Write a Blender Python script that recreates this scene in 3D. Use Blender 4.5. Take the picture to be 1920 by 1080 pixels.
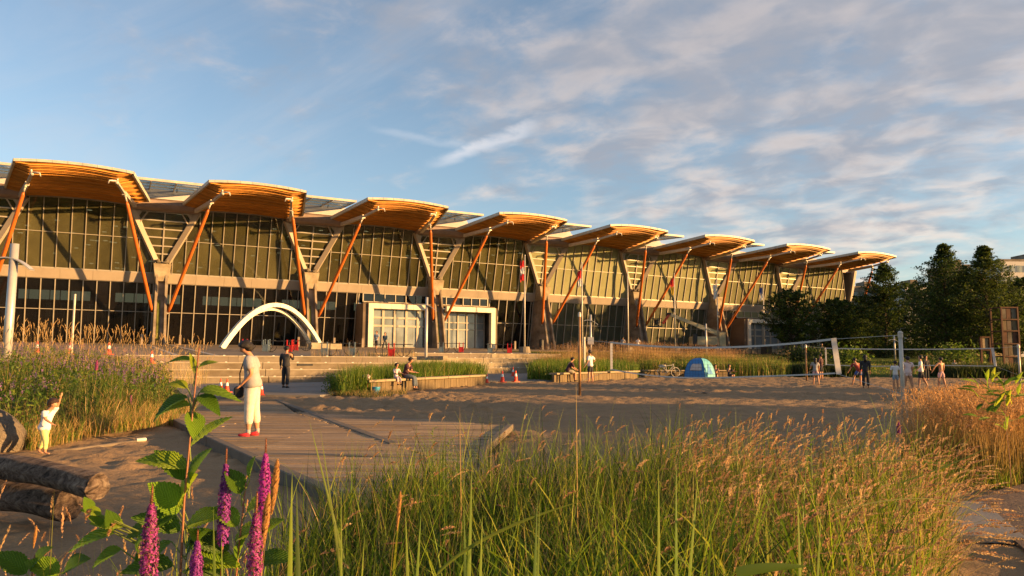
import bpy, bmesh, math, random
import numpy as np
from mathutils import Vector, Matrix
R = math.radians
PI = math.pi
rng = np.random.default_rng(7)
random.seed(7)
scene = bpy.context.scene
for o in list(bpy.data.objects):
    bpy.data.objects.remove(o)

# ------------------------------------------------------------------ camera
EYE = 1.4
CX, CY = -3.28, -77.42
YAW, PITCH, ROLL, FPX = R(27.958), R(5.561), R(0.315), 1381.6
fw = np.array([math.sin(YAW)*math.cos(PITCH), math.cos(YAW)*math.cos(PITCH), math.sin(PITCH)])
rt0 = np.array([math.cos(YAW), -math.sin(YAW), 0.0])
up0 = np.cross(rt0, fw)
rt = math.cos(ROLL)*rt0 + math.sin(ROLL)*up0
upv = -math.sin(ROLL)*rt0 + math.cos(ROLL)*up0
C0 = np.array([CX, CY, EYE])
fh = np.array([math.sin(YAW), math.cos(YAW)])
rh = np.array([math.cos(YAW), -math.sin(YAW)])
def ray(px, py):
    return fw + rt*(px-960)/FPX - upv*(py-540)/FPX
cd = bpy.data.cameras.new('camera')
cam = bpy.data.objects.new('camera', cd)
scene.collection.objects.link(cam)
cd.sensor_width = 36.0
cd.lens = FPX/1920*36.0
cd.clip_start = 0.05
cd.clip_end = 6000
M = Matrix(((rt[0], upv[0], -fw[0], CX), (rt[1], upv[1], -fw[1], CY), (rt[2], upv[2], -fw[2], EYE), (0, 0, 0, 1)))
cam.matrix_world = M
scene.camera = cam

# ------------------------------------------------------------------ sun and sky
SUN_EL = R(7.5)
sun_dir = np.array([0.74, -0.67, 0.0]); sun_dir /= np.linalg.norm(sun_dir)      # horizontal direction towards the sun
sd = Vector((sun_dir[0]*math.cos(SUN_EL), sun_dir[1]*math.cos(SUN_EL), math.sin(SUN_EL)))
ld = bpy.data.lights.new('sun', 'SUN')
ld.energy = 5.0
ld.angle = R(0.6)
ld.color = (1.0, 0.55, 0.19)
sun = bpy.data.objects.new('sun', ld)
sun.rotation_euler = sd.to_track_quat('Z', 'Y').to_euler()
sun.location = (40, -60, 60)
scene.collection.objects.link(sun)

scene.view_settings.view_transform = 'Standard'
scene.view_settings.look = 'None'
scene.view_settings.gamma = 1.0
scene.view_settings.use_curve_mapping = False
scene.view_settings.exposure = 1.62
scene.render.engine = 'CYCLES'
scene.cycles.max_bounces = 6
scene.cycles.transparent_max_bounces = 12

W = bpy.data.worlds.new('World'); scene.world = W
W.use_nodes = True
nt = W.node_tree
for n in list(nt.nodes): nt.nodes.remove(n)
def wn(t, **k):
    n = nt.nodes.new(t)
    for a, b in k.items(): setattr(n, a, b)
    return n
def wl(a, b): nt.links.new(a, b)
def wmath(op, a, b=None, clamp=False):
    n = wn('ShaderNodeMath', operation=op); n.use_clamp = clamp
    for i, v in enumerate((a, b)):
        if v is None: continue
        if isinstance(v, (int, float)): n.inputs[i].default_value = v
        else: wl(v, n.inputs[i])
    return n.outputs[0]
def wramp(v, a, b, c=0.0, d=1.0):
    n = wn('ShaderNodeMapRange', interpolation_type='SMOOTHSTEP')
    wl(v, n.inputs[0])
    for i, q in enumerate((a, b, c, d)): n.inputs[i+1].default_value = q
    return n.outputs[0]
def wmix(f, a, b):
    n = wn('ShaderNodeMix', data_type='RGBA')
    if isinstance(f, (int, float)): n.inputs[0].default_value = f
    else: wl(f, n.inputs[0])
    for i, v in ((6, a), (7, b)):
        if isinstance(v, tuple): n.inputs[i].default_value = v
        else: wl(v, n.inputs[i])
    return n.outputs[2]
out = wn('ShaderNodeOutputWorld')
bg = wn('ShaderNodeBackground'); bg.inputs[1].default_value = 0.083
sky = wn('ShaderNodeTexSky', sky_type='NISHITA')
sky.sun_disc = False
sky.sun_elevation = SUN_EL
sky.sun_rotation = math.atan2(sun_dir[0], sun_dir[1])
sky.altitude = 10; sky.air_density = 1.0; sky.dust_density = 0.6; sky.ozone_density = 1.6
tc = wn('ShaderNodeTexCoord')
sep = wn('ShaderNodeSeparateXYZ'); wl(tc.outputs['Generated'], sep.inputs[0])
X, Y, Z = sep.outputs
zz = wmath('MAXIMUM', Z, 0.0)
zc = wmath('ADD', zz, 0.20)
ux = wmath('DIVIDE', X, zc); uy = wmath('DIVIDE', Y, zc)
# rotate the cloud plane so that streaks run across the view
a_ = R(62)
pu = wmath('ADD', wmath('MULTIPLY', ux, math.cos(a_)), wmath('MULTIPLY', uy, -math.sin(a_)))
pv = wmath('ADD', wmath('MULTIPLY', ux, math.sin(a_)), wmath('MULTIPLY', uy, math.cos(a_)))
def cl_noise(su, sv, off, scale, detail, rough, dist=0.0):
    cb = wn('ShaderNodeCombineXYZ')
    wl(wmath('MULTIPLY', pu, su), cb.inputs[0]); wl(wmath('MULTIPLY', pv, sv), cb.inputs[1]); cb.inputs[2].default_value = off
    n = wn('ShaderNodeTexNoise'); n.noise_dimensions = '3D'
    wl(cb.outputs[0], n.inputs['Vector'])
    n.inputs['Scale'].default_value = scale; n.inputs['Detail'].default_value = detail
    n.inputs['Roughness'].default_value = rough; n.inputs['Distortion'].default_value = dist
    return n.outputs['Fac']
big = cl_noise(1, 1, 3.1, 0.8, 2, .5)
med = cl_noise(1.0, 1.15, 7.7, 3.7, 7, .60, .25)
fine = cl_noise(1, 1.0, 1.3, 7.5, 6, .55, .3)
wisp = cl_noise(.35, 1.5, 9.2, 1.5, 7, .62, .9)
# azimuth weight: cloud field thickens towards the right of the view (towards the sun side)
azr = wmath('ADD', wmath('MULTIPLY', X, float(rh[0])), wmath('MULTIPLY', Y, float(rh[1])))
azw = wramp(azr, -0.30, 0.35)
elw = wramp(Z, 0.12, 0.42)
cover = wmath('ADD', wmath('MULTIPLY', azw, 0.20), wmath('MULTIPLY', elw, 0.09))
dens = wmath('ADD', wmath('ADD', wmath('MULTIPLY', med, .72), wmath('MULTIPLY', big, .20)), wmath('MULTIPLY', fine, .14))
dens = wmath('ADD', dens, cover)
mask = wramp(dens, 0.57, 0.89)
mask = wmath('MULTIPLY', mask, 0.85)
# light side of the clouds: density fallen off towards the sun
lit = wramp(cl_noise(1, 1.2, 7.2, 6.0, 5, .5, .35), 0.38, 0.68)
thin = wramp(dens, 0.92, 0.70)
litf = wmath('MULTIPLY', lit, wmath('ADD', wmath('MULTIPLY', thin, .6), .4))
low = wramp(Z, 0.40, 0.05)
litf = wmath('MULTIPLY', litf, wmath('ADD', wmath('MULTIPLY', low, .55), .45))
K = 7.9
ccol = wmix(litf, (.32*K*.62, .33*K*.62, .375*K*.62, 1), (.80*K*.78, .62*K*.78, .49*K*.78, 1))
tint = wmix(1.0, sky.outputs[0], sky.outputs[0])
hs = wn('ShaderNodeHueSaturation'); hs.inputs['Saturation'].default_value = 0.86; hs.inputs['Value'].default_value = 1.0
wl(wmix(1.0, (.90, .98, 1.12, 1), (1, 1, 1, 1)) if False else sky.outputs[0], hs.inputs['Color'])
tn = wn('ShaderNodeMix', data_type='RGBA', blend_type='MULTIPLY'); tn.inputs[0].default_value = 1.0
wl(hs.outputs[0], tn.inputs[6]); tn.inputs[7].default_value = (.90, .95, 1.02, 1)
wispm = wmath('MULTIPLY', wramp(wisp, 0.42, 0.75), 0.34)
col = wmix(wispm, tn.outputs[2], (.62*K*.55, .62*K*.55, .66*K*.55, 1))
col = wmix(mask, col, ccol)
# one bright high wisp, a short streak with a thin tail, at its own place in the sky
def streak(pa, pb, width, amount):
    da = ray(*pa); da = da/np.linalg.norm(da); db = ray(*pb); db = db/np.linalg.norm(db)
    ax = db-da; L = np.linalg.norm(ax); ax = ax/L; nr = np.cross(da, ax)
    def dotn(v, k0):
        o = wmath('ADD', wmath('MULTIPLY', X, float(v[0])), wmath('MULTIPLY', Y, float(v[1])))
        return wmath('ADD', wmath('ADD', o, wmath('MULTIPLY', Z, float(v[2]))), k0)
    u = wmath('DIVIDE', dotn(ax, -float(da@ax)), float(L)); v = dotn(nr, -float(da@nr))
    wob = wmath('MULTIPLY', wmath('SUBTRACT', fine, .5), width*2.5)
    v = wmath('ABSOLUTE', wmath('ADD', v, wob))
    return wmath('MULTIPLY', wmath('MULTIPLY', wramp(v, width, 0.0), wmath('MULTIPLY', wramp(u, -.15, .25), wramp(u, 1.15, .8))), amount)
stk = wmath('MAXIMUM', streak((812, 306), (1000, 244), .0125, .55), streak((700, 238), (880, 276), .008, .22))
stk = wmath('MULTIPLY', stk, wmath('ADD', wmath('MULTIPLY', fine, 1.2), .25), True)
col = wmix(stk, col, (.70*K*.72, .66*K*.72, .66*K*.72, 1))
wl(col, bg.inputs[0]); wl(bg.outputs[0], out.inputs[0])

# ------------------------------------------------------------------ helpers
COLL = scene.collection
def col_at(px, D, off=0.0):
    """world X,Y of a place D metres away that stands in the direction of photo column px"""
    l = (px-960)/FPX*D
    p = C0[:2] + D*fh + l*rh
    return float(p[0]), float(p[1])
def LD(l, D):
    p = C0[:2] + D*fh + l*rh
    return float(p[0]), float(p[1])
def sm(x, a, b):
    t = np.clip((np.asarray(x, float)-a)/(b-a), 0, 1)
    return t*t*(3-2*t)
def H(x, y):
    x = np.asarray(x, float); y = np.asarray(y, float)
    D = (x-CX)*fh[0] + (y-CY)*fh[1]
    base = 0.0075*np.clip(D-20, 0, 36)
    yed = (54-(x-CX)*fh[0])/fh[1] + CY
    t = sm(y, yed+1.0, np.maximum(-9.0, yed+8)) * sm(x, 27, 31)
    return base + (2.30-base)*t
def h(x, y): return float(H(x, y))
def gnd(px, py, dz=0.0):
    d = ray(px, py)
    t = 5.0
    lo, hi = 0.5, 400.0
    for _ in range(60):
        t = (lo+hi)/2
        P = C0 + d*t
        if P[2] > h(P[0], P[1]) + dz: lo = t
        else: hi = t
    P = C0 + d*t
    return float(P[0]), float(P[1]), float(P[2])
PLZ = lambda y: 1.5 + .032*(y+36)          # sloping plaza level

MATS = {}
class Mat:
    def __init__(s, name):
        s.m = bpy.data.materials.new(name); s.m.use_nodes = True
        s.t = s.m.node_tree
        for n in list(s.t.nodes): s.t.nodes.remove(n)
        s.out = s.n('ShaderNodeOutputMaterial')
        MATS[name] = s.m
    def n(s, t, **k):
        n = s.t.nodes.new(t)
        for a, b in k.items(): setattr(n, a, b)
        return n
    def l(s, a, b): s.t.links.new(a, b)
    def noise(s, scale, detail=4, rough=.55, dist=0, coord='Object', vec=None, sc=None):
        n = s.n('ShaderNodeTexNoise')
        n.inputs['Scale'].default_value = scale; n.inputs['Detail'].default_value = detail
        n.inputs['Roughness'].default_value = rough; n.inputs['Distortion'].default_value = dist
        if vec is None:
            vec = s.n('ShaderNodeTexCoord').outputs[coord] if coord != 'Geo' else s.n('ShaderNodeNewGeometry').outputs['Position']
        if sc:
            mp = s.n('ShaderNodeMapping'); mp.inputs['Scale'].default_value = sc
            s.l(vec, mp.inputs[0]); vec = mp.outputs[0]
        s.l(vec, n.inputs['Vector'])
        return n.outputs['Fac']
    def ramp(s, v, stops):
        n = s.n('ShaderNodeValToRGB')
        e = n.color_ramp.elements
        while len(e) < len(stops): e.new(.5)
        for i, (p, c) in enumerate(stops):
            e[i].position = p; e[i].color = (c[0], c[1], c[2], 1) if hasattr(c, '__len__') else (c, c, c, 1)
        s.l(v, n.inputs[0])
        return n.outputs[0]
    def mix(s, f, a, b, mode='MIX'):
        n = s.n('ShaderNodeMix', data_type='RGBA', blend_type=mode)
        if isinstance(f, (int, float)): n.inputs[0].default_value = f
        else: s.l(f, n.inputs[0])
        for i, v in ((6, a), (7, b)):
            if isinstance(v, tuple): n.inputs[i].default_value = (v+(1,))[:4]
            else: s.l(v, n.inputs[i])
        return n.outputs[2]
    def bsdf(s, col, rough=.7, metal=0, spec=.4, bump=None, bs=.3, bd=.02, **k):
        b = s.n('ShaderNodeBsdfPrincipled')
        if isinstance(col, tuple): b.inputs['Base Color'].default_value = (col+(1,))[:4]
        else: s.l(col, b.inputs['Base Color'])
        if isinstance(rough, (int, float)): b.inputs['Roughness'].default_value = rough
        else: s.l(rough, b.inputs['Roughness'])
        b.inputs['Metallic'].default_value = metal
        b.inputs['Specular IOR Level'].default_value = spec
        if bump is not None:
            bn = s.n('ShaderNodeBump'); bn.inputs['Strength'].default_value = bs; bn.inputs['Distance'].default_value = bd
            s.l(bump, bn.inputs['Height']); s.l(bn.outputs[0], b.inputs['Normal'])
        for a, v in k.items(): b.inputs[a].default_value = v
        return b
    def done(s, b):
        s.l(b.outputs[0], s.out.inputs[0]); return s.m

def simple(name, col, rough=.6, metal=0, var=.12, scale=3.0, bs=.15, spec=.4, coord='Object', sc=None, bd=.02):
    m = Mat(name)
    nz = m.noise(scale, 6, .6, coord=coord, sc=sc)
    c = m.ramp(nz, [(.3, tuple(v*(1-var) for v in col)), (.7, tuple(min(1, v*(1+var)) for v in col))])
    nf = m.noise(scale*9, 4, .6, coord=coord, sc=sc)
    return m.done(m.bsdf(c, rough, metal, spec, bump=nf, bs=bs, bd=bd))

simple('canopy_metal', (.40, .375, .32), .5, 0, .2, 1.2)
simple('white_metal', (.42, .41, .40), .4, .3, .12, 1.5)
simple('mullion', (.30, .27, .22), .5, .2, .12, 2)
simple('panel_beige', (.30, .25, .195), .6, 0, .10, .8, sc=(1, 1, .4))
simple('gutter_brown', (.235, .175, .15), .6, 0, .2, 1.0)
simple('strut_orange', (.40, .105, .016), .42, 0, .22, 1.2, sc=(1, 1, .3))
simple('steel_pale', (.48, .44, .38), .45, .2, .2, 3)
simple('dark_metal', (.03, .03, .032), .5, .3, .2, 3)
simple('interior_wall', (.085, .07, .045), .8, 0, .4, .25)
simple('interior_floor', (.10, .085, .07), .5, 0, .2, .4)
simple('curtain', (.55, .50, .58), .8, 0, .25, .8, sc=(3, 3, .2))
simple('arch_white', (.60, .56, .45), .45, 0, .10, 2.2)
simple('roof_white', (.48, .45, .44), .6, 0, .05, .6)
simple('cone_orange', (.70, .055, .018), .5, 0, .12, 8)
simple('white_band', (.75, .75, .72), .4, 0, .08, 8)
simple('chair_red', (.38, .015, .012), .45, 0, .15, 6)
simple('chair_blue', (.11, .15, .18), .5, 0, .15, 6)
simple('net_tape', (.50, .48, .46), .7, 0, .08, 8)
simple('pole_rust', (.30, .16, .07), .6, .2, .5, 3)
simple('rust', (.08, .03, .015), .8, 0, .5, 1.6)
simple('boulder', (.16, .13, .10), .9, 0, .4, 2.5, bs=.8, bd=.08)
simple('moss', (.09, .10, .02), .9, 0, .5, 2.0, bs=.5)
simple('black_cloth', (.012, .012, .014), .8, 0, .3, 8)
simple('tent_blue', (.035, .17, .42), .6, 0, .12, 5)
simple('tent_teal', (.10, .34, .42), .6, 0, .12, 5)
simple('tent_pale', (.45, .40, .38), .5, 0, .2, 6)
simple('bucket_blue', (.03, .26, .46), .4, 0, .1, 6)
simple('lift_cream', (.40, .34, .20), .5, 0, .2, 2)
simple('lift_red', (.38, .05, .02), .5, 0, .2, 2)
simple('rubber', (.02, .02, .02), .8, 0, .2, 5)
simple('skin', (.42, .21, .12), .55, 0, .08, 8, bs=.05)
simple('hair', (.010, .007, .006), .55, 0, .4, 30, bs=.5)
simple('hair_brown', (.035, .015, .008), .55, 0, .4, 30, bs=.5)
for nm, c in dict(cloth_grey=(.30, .29, .29), cloth_cream=(.60, .52, .42), cloth_white=(.66, .64, .64), cloth_yellow=(.62, .56, .22),
                  cloth_maroon=(.05, .018, .025), cloth_denim=(.08, .10, .13), cloth_khaki=(.30, .26, .19), cloth_blue=(.05, .09, .28),
                  cloth_red=(.22, .03, .02), cloth_pink=(.62, .38, .36), cloth_bluegrey=(.26, .30, .36), cloth_teal=(.06, .10, .13),
                  cloth_dark=(.025, .025, .03), shoe_red=(.55, .03, .04), cloth_lightpink=(.66, .50, .48)).items():
    simple(nm, c, .85, 0, .12, 14, bs=.3)

def concrete(name, c, stain=.35, sc=1.2):
    m = Mat(name)
    a = m.noise(sc, 8, .62, .4, coord='Geo'); b = m.noise(sc*.35, 4, .6, coord='Geo', sc=(1, 1, 2.5)); f = m.noise(sc*18, 5, .6, coord='Geo')
    c1 = m.ramp(a, [(.3, tuple(v*(1-stain) for v in c)), (.62, c), (.8, tuple(min(1, v*1.15) for v in c))])
    st = m.ramp(b, [(.42, (1, 1, 1)), (.66, (.55, .50, .42))])
    c2 = m.mix(.8, c1, st, 'MULTIPLY')
    return m.done(m.bsdf(c2, .85, 0, .25, bump=f, bs=.35, bd=.02))
concrete('concrete', (.24, .20, .15)); concrete('concrete_warm', (.36, .30, .21), .4); concrete('pier_concrete', (.29, .24, .19), .45, .9)
concrete('pad_concrete', (.21, .195, .18), .18, .6)
concrete('concrete_dark', (.17, .145, .11), .4)
concrete('portal_wall', (.15, .115, .085), .15, .6)

def wood(name, c, rough=.7, stretch=(1, 1, 1), var=.35, sc=6):
    m = Mat(name)
    g = m.noise(sc, 8, .65, .6, sc=stretch)
    b = m.noise(1.1, 3, .5)
    c1 = m.ramp(g, [(.3, tuple(v*(1-var) for v in c)), (.55, c), (.75, tuple(min(1, v*(1+var*.6)) for v in c))])
    c2 = m.mix(.6, c1, m.ramp(b, [(.3, .72), (.7, 1.15)]), 'MULTIPLY')
    if name in ('deck_wood', 'soffit_wood'):      # every board its own tone
        a = m.n('ShaderNodeAttribute'); a.attribute_name = 'Board'
        c2 = m.mix(1.0, c2, a.outputs['Color'], 'MULTIPLY')
    return m.done(m.bsdf(c2, rough, 0, .3, bump=g, bs=.5, bd=.01))
wood('soffit_wood', (.60, .27, .05), .55, (.15, 3, 3), .3)
wood('deck_wood', (.29, .205, .125), .75, (.4, 6, 6), .3, 5)
wood('deck_edge', (.15, .12, .09), .8, (1, 1, 1), .3, 5)
wood('bench_wood', (.31, .24, .15), .7, (.5, .5, 4), .25, 4)
wood('bark', (.06, .045, .03), .9, (4, 4, .6), .5, 5)
wood('log_end', (.13, .095, .07), .9, (1, 1, 1), .6, 14)
wood('timber_wall', (.16, .12, .07), .9, (3, 3, .4), .5, 3)

m = Mat('log_bark')
g = m.noise(3.0, 10, .7, .8, sc=(.35, 6, 6)); b = m.noise(1.4, 4)
c = m.ramp(g, [(.34, (.02, .015, .012)), (.5, (.15, .105, .08)), (.68, (.32, .25, .19))])
c = m.mix(.6, c, m.ramp(b, [(.35, .5), (.65, 1.25)]), 'MULTIPLY')
m.done(m.bsdf(c, .85, 0, .2, bump=g, bs=1.0, bd=.05))

def sandmat(name, c, s=1.0):
    m = Mat(name)
    a = m.noise(1.3*s, 6, .6, coord='Geo'); f = m.noise(40*s, 5, .7, coord='Geo'); v = m.noise(6*s, 6, .65, .5, coord='Geo')
    c1 = m.ramp(a, [(.3, tuple(q*.85 for q in c)), (.7, tuple(q*1.12 for q in c))])
    c2 = m.mix(.5, c1, m.ramp(f, [(.35, .72), (.65, 1.2)]), 'MULTIPLY')
    hh = m.n('ShaderNodeMath', operation='ADD'); m.l(v, hh.inputs[0])
    k = m.n('ShaderNodeMath', operation='MULTIPLY'); k.inputs[1].default_value = .15; m.l(f, k.inputs[0]); m.l(k.outputs[0], hh.inputs[1])
    return m.done(m.bsdf(c2, .95, 0, .15, bump=hh.outputs[0], bs=.7, bd=.06))
sandmat('sand', (.27, .18, .10))
sandmat('gravel', (.15, .11, .085), 1.6)
sandmat('earth', (.10, .085, .05), .8)
m = Mat('lawn')
a = m.noise(.35, 5, .6, coord='Geo'); f = m.noise(25, 4, .7, coord='Geo')
c1 = m.ramp(a, [(.3, (.035, .06, .008)), (.6, (.07, .10, .012)), (.8, (.11, .11, .025))])
m.done(m.bsdf(c1, .9, 0, .15, bump=f, bs=1.0, bd=.12))

def pavers(name, c):
    m = Mat(name)
    a = m.noise(.5, 6, .6, coord='Geo'); f = m.noise(14, 5, .65, coord='Geo')
    ge = m.n('ShaderNodeNewGeometry')
    br = m.n('ShaderNodeTexBrick'); br.inputs['Scale'].default_value = 1.0
    br.inputs['Color1'].default_value = (1, 1, 1, 1); br.inputs['Color2'].default_value = (.82, .82, .82, 1); br.inputs['Mortar'].default_value = (.35, .33, .3, 1)
    br.inputs['Brick Width'].default_value = .9; br.inputs['Row Height'].default_value = .45; br.inputs['Mortar Size'].default_value = .015
    m.l(ge.outputs['Position'], br.inputs['Vector'])
    c1 = m.ramp(a, [(.3, tuple(q*.8 for q in c)), (.7, tuple(q*1.15 for q in c))])
    c2 = m.mix(.7, c1, br.outputs[0], 'MULTIPLY')
    return m.done(m.bsdf(c2, .8, 0, .3, bump=f, bs=.25, bd=.01))
pavers('paving', (.19, .155, .12))

def glassmat(name, diff, tr, gl=1.0, var=.3, rough=.05, tint=(.62, .64, .52)):
    m = Mat(name)
    nz = m.noise(.45, 4, .6, .5, coord='Geo')
    c = m.ramp(nz, [(.3, tuple(v*(1-var) for v in diff)), (.7, tuple(v*(1+var) for v in diff))])
    oi = m.n('ShaderNodeObjectInfo')
    c = m.mix(1.0, c, m.ramp(oi.outputs['Random'], [(0, .68), (1, 1.32)]), 'MULTIPLY')
    d = m.n('ShaderNodeBsdfDiffuse'); m.l(c, d.inputs[0])
    t = m.n('ShaderNodeBsdfTransparent'); t.inputs[0].default_value = tint+(1,)
    mx = m.n('ShaderNodeMixShader'); mx.inputs[0].default_value = tr; m.l(d.outputs[0], mx.inputs[1]); m.l(t.outputs[0], mx.inputs[2])
    g = m.n('ShaderNodeBsdfGlossy'); g.inputs['Roughness'].default_value = rough; g.inputs[0].default_value = (.9, .92, .85, 1)
    fr = m.n('ShaderNodeFresnel'); fr.inputs['IOR'].default_value = 1.5
    wv = m.noise(.8, 2, .5, coord='Geo')
    bn = m.n('ShaderNodeBump'); bn.inputs['Strength'].default_value = .06; bn.inputs['Distance'].default_value = .05; m.l(wv, bn.inputs['Height'])
    m.l(bn.outputs[0], g.inputs['Normal']); m.l(bn.outputs[0], fr.inputs['Normal'])
    k = m.n('ShaderNodeMath', operation='MULTIPLY'); k.inputs[1].default_value = gl; m.l(fr.outputs[0], k.inputs[0])
    m2 = m.n('ShaderNodeMixShader'); m.l(k.outputs[0], m2.inputs[0]); m.l(mx.outputs[0], m2.inputs[1]); m.l(g.outputs[0], m2.inputs[2])
    m.l(m2.outputs[0], m.out.inputs[0]); return m.m
glassmat('glass_clear', (.085, .078, .034), .40, 1.3)
glassmat('glass_lower', (.014, .013, .016), .66)
glassmat('glass_olive', (.20, .20, .11), .04, var=.12)
glassmat('glass_lower_green', (.085, .09, .06), .12, var=.25)
glassmat('glass_door', (.20, .23, .24), .15, 1.6)  # pale diffuse colour painted in for sky reflected in the doors
glassmat('glass_blue', (.26, .33, .36), .7, .6, tint=(.88, .94, .96))

m = Mat('veg')
at_ = m.n('ShaderNodeAttribute'); at_.attribute_name = 'Col'
nz = m.noise(6, 3, .6, coord='Geo')
cc = m.mix(.5, at_.outputs['Color'], m.ramp(nz, [(.3, .75), (.7, 1.2)]), 'MULTIPLY')
b = m.bsdf(cc, .55, 0, .3)
tl = m.n('ShaderNodeBsdfTranslucent'); m.l(cc, tl.inputs[0])
mx = m.n('ShaderNodeMixShader'); mx.inputs[0].default_value = .45
m.l(b.outputs[0], mx.inputs[1]); m.l(tl.outputs[0], mx.inputs[2]); m.l(mx.outputs[0], m.out.inputs[0])

m = Mat('broad_leaf')      # ribbed leaf: veins from the generated object coordinate
at_ = m.n('ShaderNodeAttribute'); at_.attribute_name = 'Col'
uvn = m.n('ShaderNodeAttribute'); uvn.attribute_name = 'Leaf'
sp = m.n('ShaderNodeSeparateXYZ'); m.l(uvn.outputs['Vector'], sp.inputs[0])
ab = m.n('ShaderNodeMath', operation='ABSOLUTE'); m.l(sp.outputs[0], ab.inputs[0])
v1 = m.n('ShaderNodeMath', operation='MULTIPLY_ADD'); m.l(ab.outputs[0], v1.inputs[0]); v1.inputs[1].default_value = -.9; m.l(sp.outputs[1], v1.inputs[2])
v2 = m.n('ShaderNodeMath', operation='MULTIPLY'); m.l(v1.outputs[0], v2.inputs[0]); v2.inputs[1].default_value = 60
v3 = m.n('ShaderNodeMath', operation='SINE'); m.l(v2.outputs[0], v3.inputs[0])
vein = m.ramp(v3.outputs[0], [(.0, 1.0), (.75, 1.0), (.98, 1.5)])
cc = m.mix(1.0, at_.outputs['Color'], vein, 'MULTIPLY')
b = m.bsdf(cc, .45, 0, .4, bump=v3.outputs[0], bs=.7, bd=.004)
tl = m.n('ShaderNodeBsdfTranslucent'); m.l(cc, tl.inputs[0])
mx = m.n('ShaderNodeMixShader'); mx.inputs[0].default_value = .5
m.l(b.outputs[0], mx.inputs[1]); m.l(tl.outputs[0], mx.inputs[2]); m.l(mx.outputs[0], m.out.inputs[0])

m = Mat('net_mesh')
d = m.n('ShaderNodeBsdfDiffuse'); d.inputs[0].default_value = (.03, .03, .03, 1)
m.l(d.outputs[0], m.out.inputs[0])
m = Mat('ceiling_lamp')
e = m.n('ShaderNodeEmission'); e.inputs[0].default_value = (1, .9, .7, 1); e.inputs[1].default_value = 1.1
m.l(e.outputs[0], m.out.inputs[0])

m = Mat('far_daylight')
e = m.n('ShaderNodeEmission'); e.inputs[0].default_value = (.8, .82, .75, 1); e.inputs[1].default_value = .16  # emission stands in for daylight from the hall's far side
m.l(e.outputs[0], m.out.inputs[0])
simple('lit_nosing', (.30, .26, .20), .8, 0, .2, 3)  # paler than the blocks: sunlit step edges put into the colour

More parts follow.
